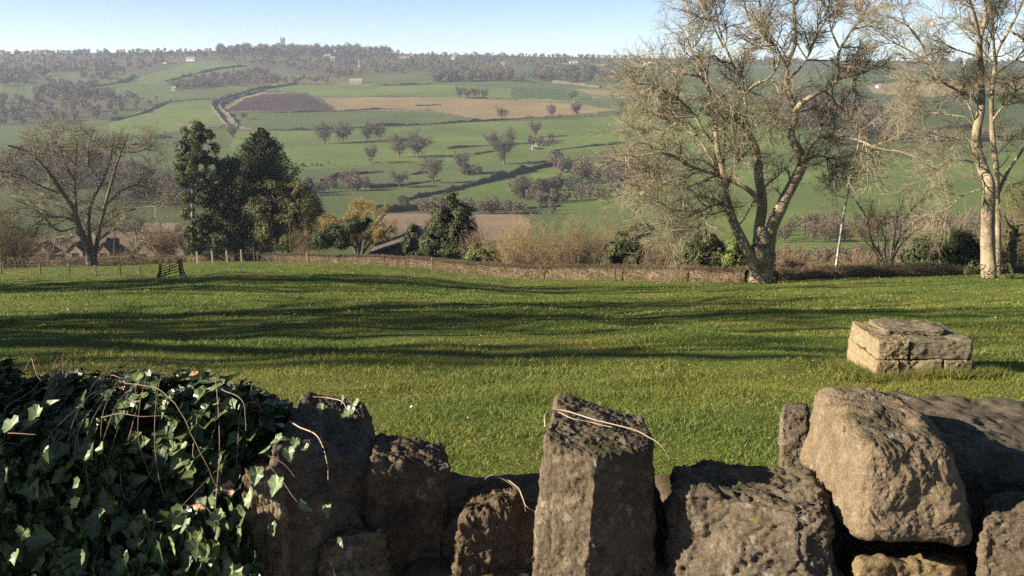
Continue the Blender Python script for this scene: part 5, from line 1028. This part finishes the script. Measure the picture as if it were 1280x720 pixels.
def build_ivy():
    loc = np.array([-1.0, 2.05, -1.0]); root = empty('ivy', loc, 'thick dark ivy mound covering the left end of the wall', 'ivy')
    # matted core
    gx, gs = np.meshgrid(np.linspace(-420, 346, 150), np.linspace(0, 1, 70), indexing='ij'); P, _ = ivy_profile(gx.ravel(), gs.ravel(), .055); i = np.arange(150 * 70).reshape(150, 70)
    link('stem_mat', mesh_np('stem_mat', P - loc, None, np.stack([i[:-1, :-1], i[1:, :-1], i[1:, 1:], i[:-1, 1:]], -1).reshape(-1, 4), True, M['bark_dark']), root)
    n = 14500; px = np.where(rng.uniform(0, 1, n) < .78, rng.uniform(-60, 348, n), rng.uniform(-420, -60, n)); s = rng.uniform(.0, .97, n); dp = rng.uniform(-.03, .05, n)
    P, Nn = ivy_profile(px, s, dp); keep = (fbm(P / .10, 2, 75) > -.35) | (s < .3); P, Nn = P[keep], Nn[keep]; m = len(P); V, T, c = ivy_leaves(P, Nn + np.array([-.25, -.15, .25]), rng.uniform(.026, .054, m), tone(m)); link('leaves', mesh_np('leaves', V - loc, T, None, False, M['ivy'], col=c), root)
    mb = MB()
    for k in range(30):
        a = rng.uniform(-80, 330); s0 = rng.uniform(.15, .85); ln = rng.uniform(25, 110); t = np.linspace(0, 1, 14); pxs = a + ln * t * rng.choice([-1, 1]); ss = np.clip(s0 - rng.uniform(-.15, .35) * t ** 1.5 + .03 * np.sin(t * 5 + k), .02, .98)
        Q, N_ = ivy_profile(pxs, ss, 0); Q = Q + N_ * (.018 + .022 * np.sin(t * math.pi))[:, None]; Q = spline(Q[::3], 24); mb.tube(Q - loc, np.linspace(1, .5, 24) * rng.uniform(.0008, .0018), 5)
    for k in range(34):
        a = rng.uniform(-10, 320); t = np.linspace(0, 1, 12); pxs = a + rng.uniform(-38, 38) * t; Q, N_ = ivy_profile(pxs, np.clip(.66 + rng.uniform(-.08, .12) + .10 * np.sin(t * 3 + k), 0, 1), 0); Q = Q + N_ * (.012 + rng.uniform(.02, .06) * np.sin(t * math.pi) ** 1.2)[:, None]; mb.tube(spline(Q[::2], 20) - loc, np.linspace(1, .5, 20) * rng.uniform(.0007, .0016), 5)
    for pts in ([(150, 482, 2.0), (205, 500, 1.92), (240, 560, 1.84), (268, 622, 1.80)], [(118, 528, 1.86), (150, 522, 1.84), (200, 528, 1.83)], [(270, 492, 2.0), (295, 508, 1.95), (304, 545, 1.9)], [(20, 470, 1.9), (32, 452, 1.95), (36, 470, 1.9), (42, 480, 1.88)], [(75, 478, 1.9), (82, 462, 1.95), (90, 458, 1.98)], [(0, 546, 1.78), (40, 546, 1.77)], [(335, 590, 1.86), (380, 650, 1.83), (405, 700, 1.80), (420, 740, 1.78)], [(330, 575, 1.88), (352, 588, 1.86), (375, 612, 1.85)], [(268, 660, 1.78), (245, 640, 1.78), (215, 655, 1.76)]):
        Q = spline([at(*p) + np.array([0, .03, 0]) for p in pts], 26); Q = Q + .006 * np.stack([fbm(Q / .06 + q, 2, 33 + q) for q in range(3)], 1); mb.tube(Q - loc, np.linspace(.0014, .0007, 26), 6)
    mb.build('stems', M['ivy_stem'], root, True)
    # trailing leaves on the right and top, sunlight put into their paler tone
    big = [(348, 597, 1.84, 33), (312, 616, 1.80, 36), (376, 627, 1.82, 27), (322, 585, 1.86, 30), (290, 630, 1.80, 34), (270, 650, 1.78, 28), (236, 655, 1.77, 33), (214, 672, 1.76, 30), (258, 680, 1.76, 28), (300, 660, 1.79, 28), (320, 690, 1.80, 26), (285, 700, 1.78, 26), (250, 708, 1.75, 30), (340, 655, 1.82, 24), (410, 632, 1.84, 22), (360, 560, 1.90, 22), (338, 560, 1.9, 24), (370, 548, 1.95, 20), (352, 545, 1.97, 22), (402, 505, 2.2, 20), (440, 512, 2.2, 26), (448, 500, 2.24, 22), (430, 496, 2.26, 16), (385, 560, 1.94, 20), (425, 672, 1.83, 18),
           (90, 630, 1.70, 26), (30, 660, 1.70, 30), (20, 690, 1.68, 26), (100, 600, 1.72, 22), (60, 560, 1.74, 26), (110, 575, 1.74, 30), (130, 560, 1.75, 26), (15, 525, 1.78, 36), (50, 510, 1.8, 30), (8, 590, 1.74, 28), (125, 640, 1.72, 20), (160, 690, 1.72, 26), (105, 690, 1.70, 24), (45, 720, 1.68, 30), (180, 640, 1.74, 22)]
    C = np.array([at(a, b, y) for a, b, y, _ in big]); sz = np.array([pxsize(q * .82, y) for *_, y, q in big]); n = len(big); tn = np.array((.085, .115, .055)) * rng.uniform(.7, 1.3, (n, 1)); V, T, c = ivy_leaves(C, np.tile([[-.75, -.75, .35]], (n, 1)), sz, tn)
    link('leaves', mesh_np('leaves', V - loc, T, None, False, M['ivy'], col=c), root)
build_ivy()
# ------------------------------------------------------------------ grass of the near field
def grass_mat():
    m, nt, b = new_mat('grass'); a = nt.nodes.new('ShaderNodeVertexColor'); a.layer_name = 'Col'; nt.links.new(a.outputs[0], b.inputs['Base Color']); b.inputs['Roughness'].default_value = .6; b.inputs['Specular IOR Level'].default_value = .25
    t = nt.nodes.new('ShaderNodeBsdfTranslucent'); nt.links.new(a.outputs[0], t.inputs[0]); mx = nt.nodes.new('ShaderNodeMixShader'); mx.inputs[0].default_value = .35
    nt.links.new(b.outputs[0], mx.inputs[1]); nt.links.new(t.outputs[0], mx.inputs[2]); nt.links.new(mx.outputs[0], nt.nodes['Material Output'].inputs[0]); return m
M['grass'] = grass_mat()
def blades(X, Y, h, w, tone_k=1.0):
    n = len(X); Z = H(X, Y); a = rng.uniform(0, 6.28, n); l = rng.normal(0, .75, (n, 2)); B_ = np.stack([X, Y, Z - .005], 1); s = np.stack([np.cos(a), np.sin(a), 0 * a], 1) * w[:, None] * .5
    tip = B_ + np.stack([l[:, 0] * h, l[:, 1] * h, h], 1); mid = B_ + np.stack([l[:, 0] * h * .3, l[:, 1] * h * .3, h * .6], 1)
    V = np.stack([B_ - s, B_ + s, mid + s * .7, tip, mid - s * .7], 1).reshape(-1, 3); i = np.arange(n)[:, None] * 5
    w1 = np.clip(n2(X, Y, 3.0, 4, 41) * .5 + .5 + rng.normal(0, .16, n) - .22 * sstep(8, 24, Y), 0, 1)[:, None]; c = np.array((.088, .142, .024)) * (1 - w1) + np.array((.185, .180, .038)) * w1
    c = np.where(rng.uniform(0, 1, n)[:, None] < .04, np.array((.30, .25, .12)), c) * rng.uniform(.75, 1.25, (n, 1)) * tone_k; return V, np.concatenate([i + [0, 1, 2], i + [0, 2, 4], i + [2, 3, 4]]), np.repeat(c, 5, 0)
def scatter(n, y0, y1):
    y = np.sqrt(rng.uniform(y0 ** 2, y1 ** 2, n)); x = rng.uniform(-.66, .66, n) * (y + 1.2); k = y < edge_y(x, y) + .6; return x[k], y[k]
def build_grass():
    VV, TT, CC = [], [], []; o = 0
    for n, y0, y1, h0, h1, w in ((230000, 2.6, 9, .022, .058, .0060), (180000, 9, 20, .026, .065, .010), (160000, 20, 46, .035, .08, .022), (110000, 46, 126, .045, .10, .048)):
        x, y = scatter(n, y0, y1); tuft = np.clip(.75 + .55 * n2(x, y, .55, 2, 61) + .3 * n2(x, y, 2.2, 2, 62), .35, 1.7); h = rng.uniform(h0, h1, len(x)) * tuft
        V, T, c = blades(x, y, h, np.full(len(x), w) * rng.uniform(.7, 1.4, len(x))); VV.append(V); TT.append(T + o); CC.append(c); o += len(V)
    x0, x1, Y, D = PL; n = 3500; a = rng.uniform(0, 1, n); x = x0 - .15 + (x1 - x0 + .4) * a; y = Y - np.abs(rng.normal(0, .10, n)) - .01; V, T, c = blades(x, y, rng.uniform(.04, .13, n), np.full(n, .008), .8); VV.append(V); TT.append(T + o); CC.append(c); o += len(V)
    n = 1500; x = x0 - np.abs(rng.normal(0, .12, n)); y = Y + D * rng.uniform(0, 1, n); V, T, c = blades(x, y, rng.uniform(.06, .16, n), np.full(n, .008), .8); VV.append(V); TT.append(T + o); CC.append(c); o += len(V)
    g = link('grass', mesh_np('grass', np.concatenate(VV), np.concatenate(TT), None, False, M['grass'], col=np.concatenate(CC))); tag(g, kind='stuff')
    # daisies and pale fallen leaves
    m = simple_mat('daisy_white', (.70, .68, .60), (.82, .80, .74), 5); n = 170; x, y = scatter(n, 4.5, 24); z = H(x, y) + rng.uniform(.05, .085, len(x)); C = np.stack([x, y, z], 1); a = np.arange(7) * 2 * math.pi / 7; r = rng.uniform(.006, .012, len(x)); tl = rng.normal(0, .3, (len(x), 2))
    ring = C[:, None] + r[:, None, None] * np.stack([np.cos(a), np.sin(a), 0 * a], 1)[None]; ring[..., 2] += (ring[..., 0] - x[:, None]) * tl[:, :1] + (ring[..., 1] - y[:, None]) * tl[:, 1:]
    V = np.concatenate([ring, C[:, None] + [0, 0, .004]], 1); i = np.arange(len(x))[:, None] * 8; T = np.concatenate([i + [k, (k + 1) % 7, 7] for k in range(7)]); d = link('daisies', mesh_np('daisies', V.reshape(-1, 3), T, None, False, m)); tag(d, kind='stuff')
build_grass()
# ------------------------------------------------------------------ light, air, camera
SUN_AZ_BEHIND = R_(15); SUN_EL = R_(23)
to_sun = np.array([-math.cos(SUN_AZ_BEHIND) * math.cos(SUN_EL), -math.sin(SUN_AZ_BEHIND) * math.cos(SUN_EL), math.sin(SUN_EL)])
def build_light():
    from mathutils import Vector
    w = bpy.data.worlds.new('World'); SC.world = w; w.use_nodes = True; nt = w.node_tree
    bg = nt.nodes['Background']; sky = nt.nodes.new('ShaderNodeTexSky'); sky.sky_type = 'NISHITA'; sky.sun_disc = False
    sky.sun_elevation = SUN_EL; sky.sun_rotation = math.atan2(to_sun[0], to_sun[1])
    sky.altitude = 100; sky.air_density = .5; sky.dust_density = SKY_DUST; sky.ozone_density = 0.0
    nt.links.new(sky.outputs[0], bg.inputs[0]); bg.inputs[1].default_value = SKY_S
    L = bpy.data.lights.new('sun', 'SUN'); L.energy = SUN_S; L.angle = R_(.53); L.color = (1.0, .88, .70)
    o = bpy.data.objects.new('sun', L); COL.objects.link(o); o.location = to_sun * 60
    o.rotation_euler = Vector([-float(c) for c in to_sun]).to_track_quat('-Z', 'Y').to_euler()
SKY_S, SUN_S, SKY_DUST, EXPO = .050, 5.0, 0.0, 1.70
build_light()
def build_haze():
    x0, x1, y0, y1, z0, z1 = -3200, 3200, -300, 4600, -130, 75
    b = MB().box(((x0 + x1) / 2, (y0 + y1) / 2, (z0 + z1) / 2), (x1 - x0, y1 - y0, z1 - z0))
    m = bpy.data.materials.new('haze'); m.use_nodes = True; nt = m.node_tree; nt.nodes.clear()
    out = nt.nodes.new('ShaderNodeOutputMaterial'); v = nt.nodes.new('ShaderNodeVolumePrincipled')
    v.inputs['Color'].default_value = (.70, .77, 1.0, 1); v.inputs['Density'].default_value = HAZE; v.inputs['Anisotropy'].default_value = .25
    nt.links.new(v.outputs[0], out.inputs['Volume'])
    o = b.build('haze', m); tag(o, kind='stuff')
HAZE = .00015
build_haze()
cam = bpy.data.cameras.new('camera'); co = bpy.data.objects.new('camera', cam); COL.objects.link(co)
cam.sensor_width = 36; cam.lens = 36 * F / 1280; cam.clip_end = 20000; cam.clip_start = .05
co.rotation_euler = (math.pi / 2 - PITCH, 0, 0); SC.camera = co
SC.view_settings.view_transform = 'Standard'; SC.view_settings.look = 'None'; SC.view_settings.exposure = EXPO; SC.view_settings.gamma = 1
SC.view_settings.use_curve_mapping = False
SC.cycles.max_bounces = 6; SC.cycles.diffuse_bounces = 3; SC.cycles.glossy_bounces = 2; SC.cycles.transmission_bounces = 2; SC.cycles.volume_bounces = 1
SC.cycles.use_denoising = False
